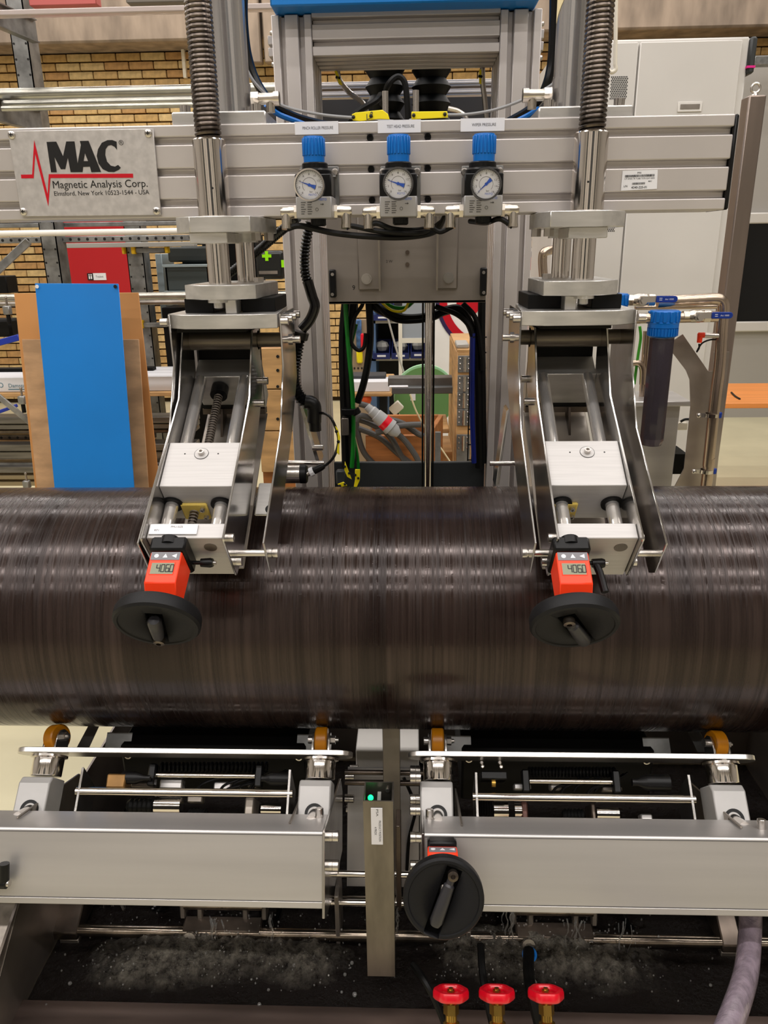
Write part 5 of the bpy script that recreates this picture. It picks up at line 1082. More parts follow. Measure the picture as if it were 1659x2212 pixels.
# ------------------------------------------------------------------ seen through the opening
DRAW[:] = [1.0, np.zeros(3)]
def fbox(a, b_, y0, y1, Y, dep, name, m, lab, cat, bev=.003, group=None):
    x0_, x1_ = yx(a, (y0+y1)/2, Y), yx(b_, (y0+y1)/2, Y)
    o = MB().box(x0_, x1_, Y, Y+dep, yz(y1, Y, (a+b_)/2), yz(y0, Y, (a+b_)/2)).build(name, m, bevel=bev)
    return tag(o, lab, cat, group) if lab else o
SHELFB = mat('blue_grey_shelf_steel', (78, 104, 140), .5); BINB = mat('navy_bin_plastic', (28, 38, 92), .45); LGREY = mat('light_grey_steel', (176, 174, 168), .5, .2)
SY = 4.2
t = thing('storage_shelf', 'blue steel shelf unit with navy bins behind the opening', 'shelf', PY(860, 780, SY))
x0_, x1_ = yx(803, 780, SY), yx(1000, 780, SY)
MB().box(x0_-.03, x0_+.03, SY, SY+.5, .0, 1.9).build('upright', SHELFB, t)
MB().box(x1_-.03, x1_+.03, SY, SY+.5, .0, 1.9).build('upright', SHELFB, t)
for y in (694, 775): MB().box(x0_, x1_, SY, SY+.5, yz(y+4, SY), yz(y-2, SY)).build('shelf_board', LGREY, t)
MB().box(x0_, x1_, SY+.5, SY+.52, .0, 1.9).build('back_panel', mat('dark_shelf_back', (52, 50, 48), .7), t)
for a, b_, y0, y1, lab in ((806, 843, 758, 775, 'left'), (846, 884, 758, 775, 'middle'), (887, 918, 756, 774, 'right'), (806, 850, 676, 692, 'upper')):
    q = thing('storage_bin', 'navy plastic storage bin with white card, %s one on the blue shelf' % lab, 'bin', PY((a+b_)/2, y1, SY), 'navy bins on the shelf')
    xa, xb = yx(a, y1, SY), yx(b_, y1, SY); za, zb_ = yz(y1-1, SY), yz(y0, SY)
    MB().poly3([(xa, SY-.02, za), (xa, SY-.03, za+(zb_-za)*.8), (xa, SY+.12, zb_+.05), (xa, SY+.3, zb_+.05), (xa, SY+.3, za)], (.006, 0, 0)).poly3([(xb, SY-.02, za), (xb, SY-.03, za+(zb_-za)*.8), (xb, SY+.12, zb_+.05), (xb, SY+.3, zb_+.05), (xb, SY+.3, za)], (-.006, 0, 0)).box(xa, xb, SY-.03, SY-.02, za, za+(zb_-za)*.8).box(xa, xb, SY-.02, SY+.3, za, za+.006).box(xa, xb, SY+.29, SY+.3, za, zb_+.05).build('bin_body', BINB, q)
    MB().box(xa+(xb-xa)*.25, xa+(xb-xa)*.75, SY-.033, SY-.03, za+(zb_-za)*.3, za+(zb_-za)*.55).build('bin_card', WHITE, q)
    if lab != 'upper': MB().sph(((xa+xb)/2, SY+.12, zb_+.02), .05, 8, (1, 1, .8)).build('bin_contents', LGREY, q)
t = thing('white_rack_frame', 'white painted frame holding a grey translucent board behind the opening', 'frame', PY(890, 760, 3.6))
for a, b_, y0, y1 in ((861, 869, 690, 830), (869, 930, 731, 741)): MB().box(yx(a, 760, 3.6), yx(b_, 760, 3.6), 3.6, 3.65, 0 if y1 > 800 else yz(y1, 3.6), yz(y0, 3.6)).build('frame_bar', mat('ivory_paint', (226, 220, 206), .5) if 'ivory_paint' not in bpy.data.materials else bpy.data.materials['ivory_paint'], t)
MB().box(yx(869, 700, 3.6), yx(930, 700, 3.6), 3.62, 3.63, yz(731, 3.6), yz(640, 3.6)).build('grey_board', mat('frosted_board', (150, 156, 164), .4), t)
hose('hanging_wire', [PY(838, 688, 3.2), PY(858, 760, 3.2), PY(875, 812, 3.2)], .006, LGREY, 'thin grey wire hanging in front of the blue shelf', 'wire', 6)
for (a, b_, y0, y1, m, lab, Y) in ((769, 781, 690, 756, mat('blue_mottled_plastic', (70, 110, 160), .5, var=.4, vscale=30), 'blue mottled strip left of the shelf', 3.768), (779, 786, 720, 760, REDVALVE, 'small red strip beside the blue mottled strip', 3.75), (770, 783, 757, 785, YELLOW, 'yellow glove tips hanging left of the shelf', 3.765)):
    fbox(a, b_, y0, y1, Y, .03, 'hanging_item', m, lab, 'item', .008)
bp_ = fbox(758, 800, 690, 1010, 3.8, .03, 'perforated_panel', mat('beige_panel', (150, 130, 106), .7), 'beige perforated panel left of the blue shelf', 'panel')
for i in range(5):
    for j in range(5):
        MB().box(yx(764+8*i, 795+10*j, 3.79), yx(767+8*i, 795+10*j, 3.79), 3.795, 3.8, yz(797+11*j, 3.79), yz(793+11*j, 3.79)).build('hole', INK, bp_)
# work table with boxes, grey bars
wt = thing('work_table', 'wooden table top carrying a long white box', 'table', PY(795, 857, 2.9))
wo = fbox(740, 847, 848, 857, 2.6, .6, 'table_top', WOOD, None, None, .006); attach(wo, wt)
for a_ in (746, 838): attach(fbox(a_, a_+4, 857, 1155, 2.9, .04, 'leg', SHELFB, None, None), wt)
fbox(745, 843, 824, 847, 2.62, .14, 'white_box', WHITE, 'long white box lying on the wooden table', 'box', .004)
fbox(745, 833, 811, 824, 2.7, .12, 'black_case', mat('dark_grey_case', (52, 52, 54), .6), 'dark grey case behind the long white box', 'case', .004)
tag(MB().sph(PY(788, 862, 2.64), 15*pxm(PY(788, 862, 2.64)), 14, (1, 1, .9)).build('orange_ball', mat('orange_felt', (206, 84, 34), .7)), 'orange ball shaped thing under the wooden table', 'ball')
fbox(838, 993, 816, 835, 2.2, .08, 'grey_bar', mat('grey_bar_paint', (120, 116, 110), .5, .4, var=.2), 'long grey bar in front of the green reel', 'bar')
fbox(992, 1006, 818, 1100, 2.2, .08, 'bar_stand', BASEG, 'grey stand carrying the long grey bar behind the plywood crate', 'stand')
fbox(846, 980, 837, 851, 2.15, .06, 'dark_bar', mat('dark_bar_paint', (92, 94, 94), .5, .3), 'darker bar just below the long grey bar', 'bar')
fbox(980, 992, 833, 848, 2.14, .07, 'end_plug', BASEG, 'dark plug at the right end of the darker bar', 'plug')
fbox(840, 882, 834.5, 837.6, 2.152, .03, 'white_strip', WHITE, 'thin white strip lying on the darker bar', 'strip')
# green reel
gc = PY(918, 858, 3.0); gr = 68*pxm(gc)
t = thing('cable_reel', 'large green reel with pale strap wound on it', 'reel', gc)
G1 = mat('reel_green', (98, 142, 84), .5); G2 = mat('reel_pale_green', (168, 214, 172), .5)
MB().lathe([(gr*.2, 0), (gr*.95, 0), (gr*.95, .02), (gr*.2, .02)], gc, EY, 48).build('reel_flange', G1, t)
for i, (r_, m) in enumerate(((1.0, G2), (.94, G1), (.9, G2), (.86, WHITE), (.82, G2))): MB().ring(gc+A(0, .03+.035*i, 0), EY, gr*(r_-.15), gr*r_, .03, 48).build('strap_winding', m, t)
MB().box(gc[0]-gr*.46, gc[0]-gr*.3, gc[1]-.004, gc[1]-.001, gc[2]-gr*.1, gc[2]+gr*.38).build('reel_label', WHITE, t)
tag(MB().bar(PY(846, 890, 2.8), PY(866, 872, 2.8), .03, .05).build('white_bracket', mat('white_plastic_bracket', (224, 220, 206), .5), bevel=.004), 'white plastic bracket left of the green reel', 'bracket')
hose('tie_strap', [PY(886, 852, 1.9), PY(900, 890, 1.9), PY(925, 935, 1.9), PY(950, 965, 1.85), PY(975, 1002, 1.8)], .004, mat('pale_strap', (226, 214, 170), .6), 'pale strap slanting down across the crate', 'strap', 6)
# banner
t = thing('white_banner', 'white banner printed with a red and blue ring behind the opening', 'banner', PY(1000, 720, 4.0))
MB().box(yx(936, 720, 4.0), yx(1165, 720, 4.0), 4.0, 4.02, 0, yz(540, 4.0)).build('cloth', mat('banner_white', (238, 236, 234), .7), t)
bc = PY(1062, 640, 3.995); 
for ri, ro, m in ((.96, 1.03, mat('banner_navy', (40, 24, 72), .6)), (.82, .96, RED)): MB().ring(bc, -EY, 118*pxm(bc)*ri, 118*pxm(bc)*ro, .002, 60).build('printed_ring', m, t)
MB().lathe([(26*pxm(bc), 0), (26*pxm(bc), .002)], PY(1012, 656, 3.995), -EY, 30).build('printed_disc', RED, t)
# tall plywood crate with galvanised hinge
t = thing('plywood_crate', 'tall plywood crate with a galvanised corner hinge, right in the opening', 'crate', PY(1000, 870, 1.9))
xa, xb = yx(986, 870, 1.9), yx(1060, 870, 1.9); za = yz(762, 1.9)
MB().box(xa, xb, 1.9, 1.93, 0, za).build('front_board', WOOD, t, bevel=.002); MB().box(xa-.003, xa+.02, 1.93, 2.5, .3, za).build('side_board', WOOD, t, bevel=.002); MB().box(xa, xb, 1.9, 2.5, za, za+.012).build('lid', WOOD, t, bevel=.002)
for k, y in enumerate((770, 812, 848, 885, 940)):
    hp = MB().box(xa+.003, xa+.058, 1.894, 1.9, yz(y+(36 if k < 4 else 60), 1.89), yz(y, 1.89)).build('hinge_plate', GALV, t, bevel=.001)
    for i in range(3):
        for xx in (.012, .046): MB().sph((xa+xx, 1.893, yz(y+6+11*i, 1.89)), .0042, 8).build('rivet', SCREW, hp)
    MB().cyl((xa+.03, 1.89, yz(y+34, 1.89)), (xa+.03, 1.89, yz(y+2, 1.89)), .006, 10).build('hinge_pin', SCREW, hp)
tag(MB().box(yx(990, 762, 1.8), yx(1018, 762, 1.8), 1.92, 2.06, za+.012, za+.03).build('grey_pad', LGREY, bevel=.004), 'grey flat part lying on the tall crate', 'part')
# open box with cables
t = thing('wooden_box', 'open orange-brown wooden box full of grey power cable', 'box', PY(850, 970, 1.5))
x0_, x1_ = yx(790, 970, 1.5), yx(918, 970, 1.5); zt_ = yz(941, 1.5); xq = yx(946, 920, 1.95)
MB().box(x0_, x1_, 1.5, 1.52, 0, zt_).build('front_panel', CRATE, t, bevel=.002)
MB().box(x0_, xq, 1.93, 1.95, .35, yz(895, 1.95)).build('rear_panel', CRATE, t, bevel=.002)
MB().poly3([(x1_, 1.52, .35), (x1_, 1.52, zt_), (xq, 1.93, yz(895, 1.95)), (xq, 1.93, .35)], (.02, 0, 0)).build('side_panel', CRATE, t, bevel=.002)
MB().box(x0_, x1_, 1.52, 1.93, .8, .81).build('box_floor', SOOT, t)
MB().box(yx(940, 970, 1.48), yx(952, 970, 1.48), 1.48, 1.5, yz(1000, 1.48), yz(935, 1.48)).build('corner_strap', GALV, t)
fbox(948, 970, 926, 936, 2.0, .3, 'wood_block', WOOD, 'small wooden block right of the cable box', 'block')
fbox(948, 1000, 975, 1000, 2.1, .3, 'pale_crate', WOOD, 'pale wooden crate low between the box and the tall crate', 'crate')
PCAB = mat('grey_rubber_cable', (74, 72, 70), .5)
for i, pts in enumerate(([(776, 872), (800, 880), (818, 895), (808, 905), (780, 898), (770, 910)], [(771, 905), (800, 915), (840, 940), (870, 990), (890, 1010)], [(774, 925), (820, 945), (860, 980), (900, 1010)], [(812, 935), (840, 930), (868, 945), (895, 980), (910, 1010)], [(838, 905), (870, 915), (900, 935), (915, 942)], [(768, 890), (772, 930), (785, 975), (810, 1005)], [(850, 922), (880, 918), (910, 917)])):
    hose('power_cable', [PY(x, y, 1.44+.03*(i % 3)) for x, y in pts], .0105, PCAB, ['short grey power cable looping above the plug', 'grey power cable running along the front left edge of the wooden box', 'lowest grey power cable slanting out of the wooden box', 'grey power cable curving down over the wooden box front', 'grey power cable lying along the rear of the wooden box', 'grey power cable dropping outside the left end of the wooden box', 'grey power cable at the far right inside the wooden box'][i], 'cable', 10, 'power cables in the wooden box')
t = thing('power_plug', 'grey industrial power plug with a red band', 'plug', PY(825, 905, 1.42)); pa = PY(797, 882, 1.42); pb = PY(858, 936, 1.42); d = pb-pa; Lp = np.linalg.norm(d); rr_ = 15*pxm(pa)
PLG = mat('plug_grey', (160, 160, 160), .5)
MB().lathe([(rr_*.55, -.01), (rr_*.6, Lp*.06), (rr_*.8, Lp*.1), (rr_*.8, Lp*.24), (rr_*.95, Lp*.26), (rr_*1.05, Lp*.5)], pa, d, 24).build('plug_body', PLG, t)
MB().lathe([(rr_*1.1, Lp*.5), (rr_*1.12, Lp*.66)], pa, d, 24).build('red_band', REDVALVE, t)
MB().lathe([(rr_*1.15, Lp*.66), (rr_*1.2, Lp*.78), (rr_*.95, Lp*.8), (rr_*.95, Lp*.9), (rr_*.5, Lp*1.05)], pa, d, 24).build('socket_body', PLG, t)

# ------------------------------------------------------------------ left background
RY = 2.05
# galvanised upright with arms, seen above and below the beam
t = thing('rack_upright', 'galvanised rack upright with bolt holes at the far left', 'upright', (PY(48, 135, RY)[0], RY, 0), 'rack uprights')
xa = PY(33, 150, RY)[0]; xb = PY(69, 150, RY)[0]
up_ = MB().box(xa, xb, RY, RY+.004, 0, 2.6).box(xa, xa+.004, RY, RY+.09, 0, 2.6).box(xb-.004, xb, RY, RY+.09, 0, 2.6).build('channel', GALV, t)
zs = [1.02+.052*i for i in range(28)]
for z in zs:
    for x in (xa+.009, xb-.009):
        if 470 < proj((x, RY, z))[1] < 640 or proj((x, RY, z))[1] < 275: MB().lathe([(.0042, 0), (.0042, .0008)], (x, RY, z), -EY, 8).build('bolt_hole', INK, t)
for (p_, q_) in (((75, 68), (-40, 8)), ((88, 262), (-40, 205))):
    a = PY(p_[0], p_[1], RY-.01); b_ = PY(q_[0], q_[1], RY-.75); 
    MB().bar(a, A(a[0]-.1, b_[1], a[2]), .006, .075).bar(a+A(0, 0, .036), A(a[0]-.1, b_[1], a[2]+.036), .03, .004).bar(a-A(0, 0, .036), A(a[0]-.1, b_[1], a[2]-.036), .03, .004).build('carrier_arm', GALV, t)
t = thing('rack_upright', 'galvanised rack upright to the right of the blue board', 'upright', (PY(288, 500, 2.6)[0], 2.6, 0), 'rack uprights')
xa = PY(268, 500, 2.6)[0]; xb = PY(304, 500, 2.6)[0]; 
MB().box(xa, xb, 2.6, 2.604, 0, 1.75).box(xa, xa+.004, 2.6, 2.69, 0, 1.75).box(xb-.004, xb, 2.6, 2.69, 0, 1.75).build('channel', GALV, t)
for i in range(17):
    for x in (xa+.01, xb-.01): MB().lathe([(.0045, 0), (.0045, .0008)], (x, 2.6, .75+.055*i), -EY, 8).build('bolt_hole', INK, t)
def hrod(y, rp, Y, a, b_, name, m, lab, cat, group=None, seg=16):
    p = PY(200, y, Y); r = rp*pxm(p); x0_, x1_ = yx(a, y, Y), yx(b_, y, Y)
    return tag(MB().cyl((x0_, Y, p[2]), (x1_, Y, p[2]), r, seg).build(name, m), lab, cat, group)
GP = mat('galvanised_pipe', (190, 188, 178), .28, .85, var=.15, vscale=10)
hrod(200, 12, RY-.2, -60, 600, 'stored_tube', GP, 'thickest galvanised tube lying on the rack, topmost of three', 'tube')
hrod(221, 7.5, RY-.25, 6, 600, 'stored_tube', GP, 'middle galvanised tube of the three on the rack', 'tube')
hrod(231, 5.5, RY-.3, 4, 600, 'stored_tube', GP, 'thinnest galvanised tube, lowest of the three on the rack', 'tube')
hrod(502, 6.5, RY-.1, -60, 420, 'white_tube', mat('white_plastic_tube', (244, 240, 230), .35), 'white plastic tube lying across the rack', 'tube')
hrod(641, 8, RY-.15, -60, 660, 'stored_tube', GP, 'bright steel tube lying behind the boards', 'tube'); hrod(655, 5, RY-.18, -60, 640, 'stored_tube', DULL, 'thin dull tube under the bright tube behind the boards', 'tube')
def rbeam(y0, y1, a, b_, Y, name, m, lab, holes=0, cat='beam'):
    t = tag(MB().box(yx(a, y0, Y), yx(b_, y0, Y), Y, Y+.05, yz(y1, Y, 200), yz(y0, Y, 200)).build(name, m, bevel=.002), lab, cat)
    for i in range(holes):
        x = yx(a, y0, Y)+(yx(b_, y0, Y)-yx(a, y0, Y))*(i+.5)/holes
        MB().lathe([(.006, 0), (.006, .001)], (x, Y, (yz(y0, Y, 200)+yz(y1, Y, 200))/2), -EY, 8).build('beam_hole', INK, t)
    return t
rbeam(480, 489, -60, 440, RY+.1, 'rack_beam', GALV, 'grey rack beam just under the left end of the main beam')
rbeam(510, 523, -60, 420, RY+.06, 'rack_beam', GALV, 'rack beam with a row of holes below the white tube', 26)
rbeam(525, 535, 130, 420, RY+.5, 'shelf_edge', LGREY, 'pale shelf edge above the grey crates', 0, 'shelf')
rbeam(795, 814, -60, 330, RY+.3, 'rack_beam', SOOT, 'blackish beam above the white carton')
rbeam(938, 951, -60, 330, RY+.1, 'rack_beam', DARKSTEEL, 'dark rack beam with holes low at the left', 22)
rbeam(951, 957, -60, 330, RY+.08, 'orange_board', WOOD, 'thin orange board under the low rack beam', 0, 'board')
rbeam(848, 857, -60, 372, RY+.12, 'orange_board', WOOD, 'orange wooden shelf board under the white carton', 0, 'board')
t = thing('white_carton', 'long white steel supplier carton on the orange shelf board', 'carton', PY(30, 840, RY+.15))
Yc = RY+.14
MB().box(yx(-60, 830, Yc), yx(374, 830, Yc), Yc, Yc+.3, yz(847, Yc, 40), yz(815, Yc, 40)).build('carton_body', WHITE, t, bevel=.003)
TEAL = mat('teal_print', (90, 130, 150), .6)
text('Damstahl', 44*pxm(PY(38, 835, Yc)), PY(40, 833, Yc-.0012), EX, EZ, TEAL, t); MB().box(yx(18, 840, Yc), yx(58, 840, Yc), Yc-.001, Yc, yz(842, Yc, 40), yz(840, Yc, 40)).build('print_bar', TEAL, t)
MB().ring(PY(2, 832, Yc), -EY, .008, .011, .001, 20).build('print_ring', TEAL, t)
# stacked profiles lower left
PROFA = mat('grey_profile', (128, 124, 118), .4, .7, var=.25, vscale=12, stretch=(.3, 4, 4)); PROFB = mat('brownish_profile', (150, 136, 110), .45, .6)
for i, (y0, y1, m) in enumerate(((902, 916, PROFA), (917, 928, PROFA), (929, 937, DARKSTEEL), (960, 975, PROFA), (976, 992, PROFA), (1000, 1006, GALV), (1008, 1022, PROFA), (1026, 1036, PROFB), (1040, 1050, PROFB))):
    Y = RY+.02+.012*(i % 3)
    tag(MB().box(yx(-60, y0, Y), yx(420, y0, Y), Y, Y+.09, yz(y1, Y, 40), yz(y0, Y, 40)).build('stored_profile', m, bevel=.003), 'steel profile in the low stack, number %s from the top' % ('first second third fourth fifth sixth seventh eighth ninth'.split()[i]), 'profile', 'stored steel profiles')
tag(MB().bar(PY(-20, 598, RY-.1), PY(62, 521, RY-.05), .02, .03).build('brace', GALV, bevel=.002), 'diagonal galvanised brace at the upper left of the bricks', 'brace')
tag(MB().bar(PY(-20, 842, RY-.15), PY(76, 922, RY-.1), .016, .022).build('brace', GALV, bevel=.002), 'diagonal galvanised brace below the white carton', 'brace')
for (x, y, lab) in ((16, 670, 'upper'), (48, 864, 'middle'), (58, 1046, 'lower')):
    p = PY(x, y, RY-.3); t = thing('beam_clamp', 'grey screw clamp at the far left, %s of three' % lab, 'clamp', p, 'screw clamps')
    MB().obox(p, (.013, 0, 0), (0, .012, 0), (0, 0, .016)).build('clamp_jaw', GALV, t, bevel=.003); MB().cyl(p+A(.002, 0, .014), p+A(.002, 0, .045), .004, 10).sph(p+A(.002, 0, .046), .006, 8).build('clamp_spindle', DULL, t); MB().cyl(p-A(0, 0, .016), p-A(0, 0, .05), .008, 10).build('clamp_foot', SOOT, t)
tag(MB().bar(PY(-30, 748, RY-.2), PY(44, 728, RY-.2), .03, .024).build('blue_profile', mat('royal_blue_paint', (28, 52, 160), .4), bevel=.002), 'royal blue bar sticking out left of the brown board', 'bar')
tag(MB().bar(PY(-30, 900, RY-.1), PY(36, 876, RY-.1), .02, .014).build('blue_profile', bpy.data.materials['royal_blue_paint'], bevel=.002), 'thin royal blue bar below the white carton', 'bar')
tag(MB().box(yx(-60, 700, RY), yx(22, 700, RY), RY, RY+.1, yz(728, RY, 10), yz(690, RY, 10)).build('black_machine', SOOT, bevel=.01), 'black machine part behind the upper screw clamp', 'machine')
tag(MB().box(yx(-40, 610, RY+.3), yx(14, 610, RY+.3), RY+.3, RY+.4, yz(634, RY+.3, 10), yz(596, RY+.3, 10)).build('black_trestle', SOOT, bevel=.004), 'black upright trestle left of the bricks', 'trestle')
# leaning boards
def board(ptsT, ptsB, Yt, Yb, th, name, m, lab, cat, bev=.0015):
    q = [PY(*ptsT[0], Yt), PY(*ptsT[1], Yt), PY(*ptsB[1], Yb), PY(*ptsB[0], Yb)]
    k = (q[0][2]-.12)/(q[0][2]-q[3][2]); lo = [q[0]+(q[3]-q[0])*k, q[1]+(q[2]-q[1])*k]
    return tag(MB().poly3([q[0], q[1], lo[1], lo[0]], (0, th, 0)).build(name, m, bevel=bev), lab, cat)
bl = board(((75, 612), (256, 613)), ((117, 1050), (290, 1050)), 1.42, 1.30, .003, 'blue_board', BLUEPAINT, 'bright blue board leaning in front of two brown boards', 'board')
for x, y in ((80, 619), (249, 619)): MB().lathe([(.006, 0), (.006, .001)], PY(x, y, 1.413), -EY, 14).build('corner_hole', WHITE if x < 100 else INK, bl)
board(((30, 634), (299, 632)), ((75, 1050), (345, 1050)), 1.58, 1.5, .005, 'orange_brown_board', CARD, 'orange brown board standing behind the blue board', 'board')
board(((47, 733), (300, 733)), ((79, 1050), (321, 1050)), 1.50, 1.42, .004, 'paper_board', KRAFT, 'board wrapped in creased brown paper behind the blue board', 'board')
fbox(-10, 8, 1060, 1062, 1.5, .01, 'floor_block', CRATE, 'low wooden foot block on the floor at the left', 'block')
# red door with toilet sign
DYY = 6.9
d_ = struct('door_1', MB().box(yx(134, 560, DYY), yx(283, 560, DYY), DYY, DYY+.06, 0, yz(470, DYY, 200)), mat('red_door_paint', (178, 24, 32), .4), bevel=.004)
struct('trim_3', MB().box(yx(127, 560, DYY-.02), yx(134, 560, DYY-.02), DYY-.03, WY, 0, yz(470, DYY, 200)), WHITE)
sx0, sx1 = yx(189, 598, DYY-.01), yx(229, 598, DYY-.01); sz0, sz1 = yz(605, DYY, 209), yz(590, DYY, 209)
t = thing('toilet_sign', 'small black and white toilet sign on the red door', 'sign', ((sx0+sx1)/2, DYY, (sz0+sz1)/2))
xm_ = sx0+(sx1-sx0)*.32
MB().box(xm_, sx1, DYY-.012, DYY-.001, sz0, sz1).build('sign_white', WHITE, t); MB().box(sx0, xm_, DYY-.012, DYY-.001, sz0, sz1).build('sign_black', INK, t)
for u in (.33, .67):
    cx = sx0+(xm_-sx0)*u; zc = (sz0+sz1)/2
    MB().sph((cx, DYY-.013, zc+.018), .008, 8).box(cx-.007, cx+.007, DYY-.014, DYY-.012, zc-.022, zc+.008).build('person_symbol', WHITE, t)
text('Toalett', (sx1-xm_)*.62, A((xm_+sx1)/2, DYY-.0125, (sz0+sz1)/2), EX, EZ, INK, t)
# clear strip with red backing at the top
tag(MB().box(yx(-80, 18, 1.7), yx(590, 14, 1.7), 1.7, 1.74, yz(27, 1.7, 260), yz(14, 1.7, 260)).build('clear_strip', mat('frosted_plastic', (216, 204, 200), .3, trans=.4), bevel=.003), 'pale translucent plastic strip at the top left', 'strip')
tag(MB().box(yx(62, 5, 1.9), yx(208, 5, 1.9), 1.9, 1.95, yz(11, 1.9, 140), yz(-40, 1.9, 140)).build('red_beam', mat('faded_red_paint', (196, 100, 96), .5), bevel=.003), 'faded red bar behind the translucent strip at the top left', 'bar')
tag(MB().box(yx(272, 3, 1.9), yx(420, 3, 1.9), 1.9, 1.95, yz(5, 1.9, 330), yz(-40, 1.9, 330)).build('grey_bar', mat('warm_grey_bar', (118, 112, 104), .6), bevel=.003), 'grey bar at the very top beside the left spring', 'bar')
# bins and tool case right of the red door
GBIN = mat('grey_crate_plastic', (62, 70, 70), .5); GB2 = mat('pale_blue_grey_plastic', (150, 164, 168), .5)
t = thing('plastic_crate', 'dark grey open plastic crate, lower of two left of the lift column', 'crate', PY(400, 610, 2.5))
Yq = 2.5; xa, xb = yx(358, 600, Yq), yx(452, 600, Yq); za, zb_ = yz(628, Yq, 400), yz(571, Yq, 400)
MB().box(xa, xb, Yq, Yq+.01, za, zb_-.01).box(xa, xa+.012, Yq, Yq+.3, za, zb_).box(xb-.012, xb, Yq, Yq+.3, za, zb_).box(xa, xb, Yq+.29, Yq+.3, za, zb_+.08).build('crate_body', GBIN, t, bevel=.003); MB().box(xa-.008, xb+.008, Yq-.012, Yq+.004, zb_-.012, zb_).build('crate_rim', GB2, t, bevel=.002)
MB().box(xa-.01, xb+.01, Yq-.015, Yq+.3, za-.02, za).build('crate_base', GB2, t, bevel=.002)
fbox(362, 450, 533, 566, 2.7, .3, 'plastic_crate', mat('charcoal_crate', (46, 50, 48), .5), 'charcoal plastic crate, upper of two left of the lift column', 'crate', .008)
fbox(430, 452, 478, 503, 2.7, .2, 'black_box', SOOT, 'black box behind the upper clamp plate of the left column', 'box')
fbox(342, 356, 548, 700, 2.75, .2, 'pale_post', GB2, 'pale blue grey post behind the crates', 'post')
for a, b_, y0, y1, lab in ((262, 268, 526, 549, 'left of the upright'), (282, 291, 526, 549, 'right of the upright'), (355, 363, 531, 547, 'beside the charcoal crate'), (303, 308, 692, 710, 'beside the orange brown board')):
    fbox(a, b_, y0, y1, 2.568, .032, 'yellow_clip', mat('amber_yellow', (232, 184, 16), .5) if 'amber_yellow' not in bpy.data.materials else bpy.data.materials['amber_yellow'], 'yellow rack clip %s' % lab, 'clip', .004)
fbox(292, 355, 535, 546, 2.58, .021, 'rack_tie', GALV, 'galvanised tie between two yellow clips', 'tie'); fbox(302, 362, 697, 707, 2.58, .021, 'rack_tie', GALV, 'galvanised tie right of the orange brown board', 'tie')
fbox(440, 557, 506, 655, 2.95, .2, 'black_cabinet', SOOT, 'black cabinet behind the two left guide rods', 'cabinet', .006)
t = thing('tool_case', 'black tool case with a lime green cross left of the post', 'case', PY(585, 570, 1.9)); Yq = 1.9
MB().box(yx(553, 570, Yq), yx(612, 570, Yq), Yq, Yq+.2, yz(604, Yq, 580), yz(542, Yq, 580)).build('case_body', mat('glossy_black_case', (24, 26, 24), .25), t, bevel=.012, seg=2)
LIME = mat('lime_plastic', (150, 232, 0), .4); c_ = PY(576, 553, Yq-.003); k_ = pxm(c_)
MB().box(c_[0]-10*k_, c_[0]+10*k_, Yq-.004, Yq, c_[2]-3.2*k_, c_[2]+3.2*k_).box(c_[0]-3.4*k_, c_[0]+3.4*k_, Yq-.0046, Yq, c_[2]-10*k_, c_[2]+10*k_).build('lime_cross', LIME, t)
MB().box(yx(608, 570, Yq), yx(614, 570, Yq), Yq-.004, Yq, yz(578, Yq, 580), yz(562, Yq, 580)).build('lime_catch', LIME, t); MB().box(yx(560, 588, Yq), yx(600, 588, Yq), Yq-.006, Yq, yz(592, Yq, 580), yz(585, Yq, 580)).build('case_label', DULL, t)
fbox(372, 470, 664, 1120, 2.6, .2, 'dark_box', SOOT, 'dark box under the tubes behind the left column', 'box')
fbox(320, 372, 700, 812, 2.9, .05, 'dark_frame', mat('dark_frame_paint', (58, 54, 50), .6), 'dark frame behind the left arm', 'frame') if False else None
fbox(318, 345, 862, 1120, 2.9, .05, 'cream_board', mat('cream_panel', (222, 206, 168), .6), 'cream board low behind the left arm', 'board')
t = thing('plywood_box', 'plywood box with screws standing behind the left arm', 'box', PY(620, 900, 1.2)); Yq = 1.25
for k in range(3):
    MB().box(yx(556, 880, Yq), yx(652, 880, Yq), Yq, Yq+.02, yz(840+90*k, Yq, 600), yz(752+90*k, Yq, 600)).build('board', WOOD, t, bevel=.002)
MB().box(yx(556, 880, Yq), yx(652, 880, Yq), Yq+.02, Yq+.5, 0, yz(752, Yq, 600)).build('box_core', CRATE, t)
for y in (770, 800, 835, 905): MB().lathe([(.005, 0), (.005, .002)], PY(600, y, Yq-.001), -EY, 10).build('box_screw', INK, t)

# ------------------------------------------------------------------ right background
CY = 1.75
t = thing('control_cabinet', 'tall pale grey control cabinet behind the right side of the beam', 'cabinet', PY(1450, 600, CY))
xa, xb = yx(1205, 300, CY), yx(1622, 86, CY); zt_ = yz(81, CY, 1500)
MB().box(xa, xb, CY+.003, CY+.5, 0, zt_).build('cabinet_body', CABGREY, t, bevel=.006)
xs_ = yx(1371, 200, CY); zd = yz(91, CY, 1450)
MB().box(xs_+.003, xb-.03, CY-.012, CY+.003, .24, zd).build('cabinet_door', CABGREY, t, bevel=.003); MB().box(xa+.01, xs_-.003, CY-.012, CY+.003, .24, zd).build('side_panel', CABGREY, t, bevel=.003)
hx0, hx1 = yx(1461, 232, CY), yx(1513, 232, CY); hz0, hz1 = yz(243, CY, 1487), yz(221, CY, 1487)
h = MB().box(hx0, hx1, CY-.016, CY-.012, hz0, hz1).build('handle_frame', mat('handle_white', (222, 218, 212), .45), t, bevel=.001); k_ = (hx1-hx0)*.1
MB().box(hx0+k_, hx1-k_, CY-.0175, CY-.0155, hz0+k_, hz1-k_).build('handle_recess', DULL, h)
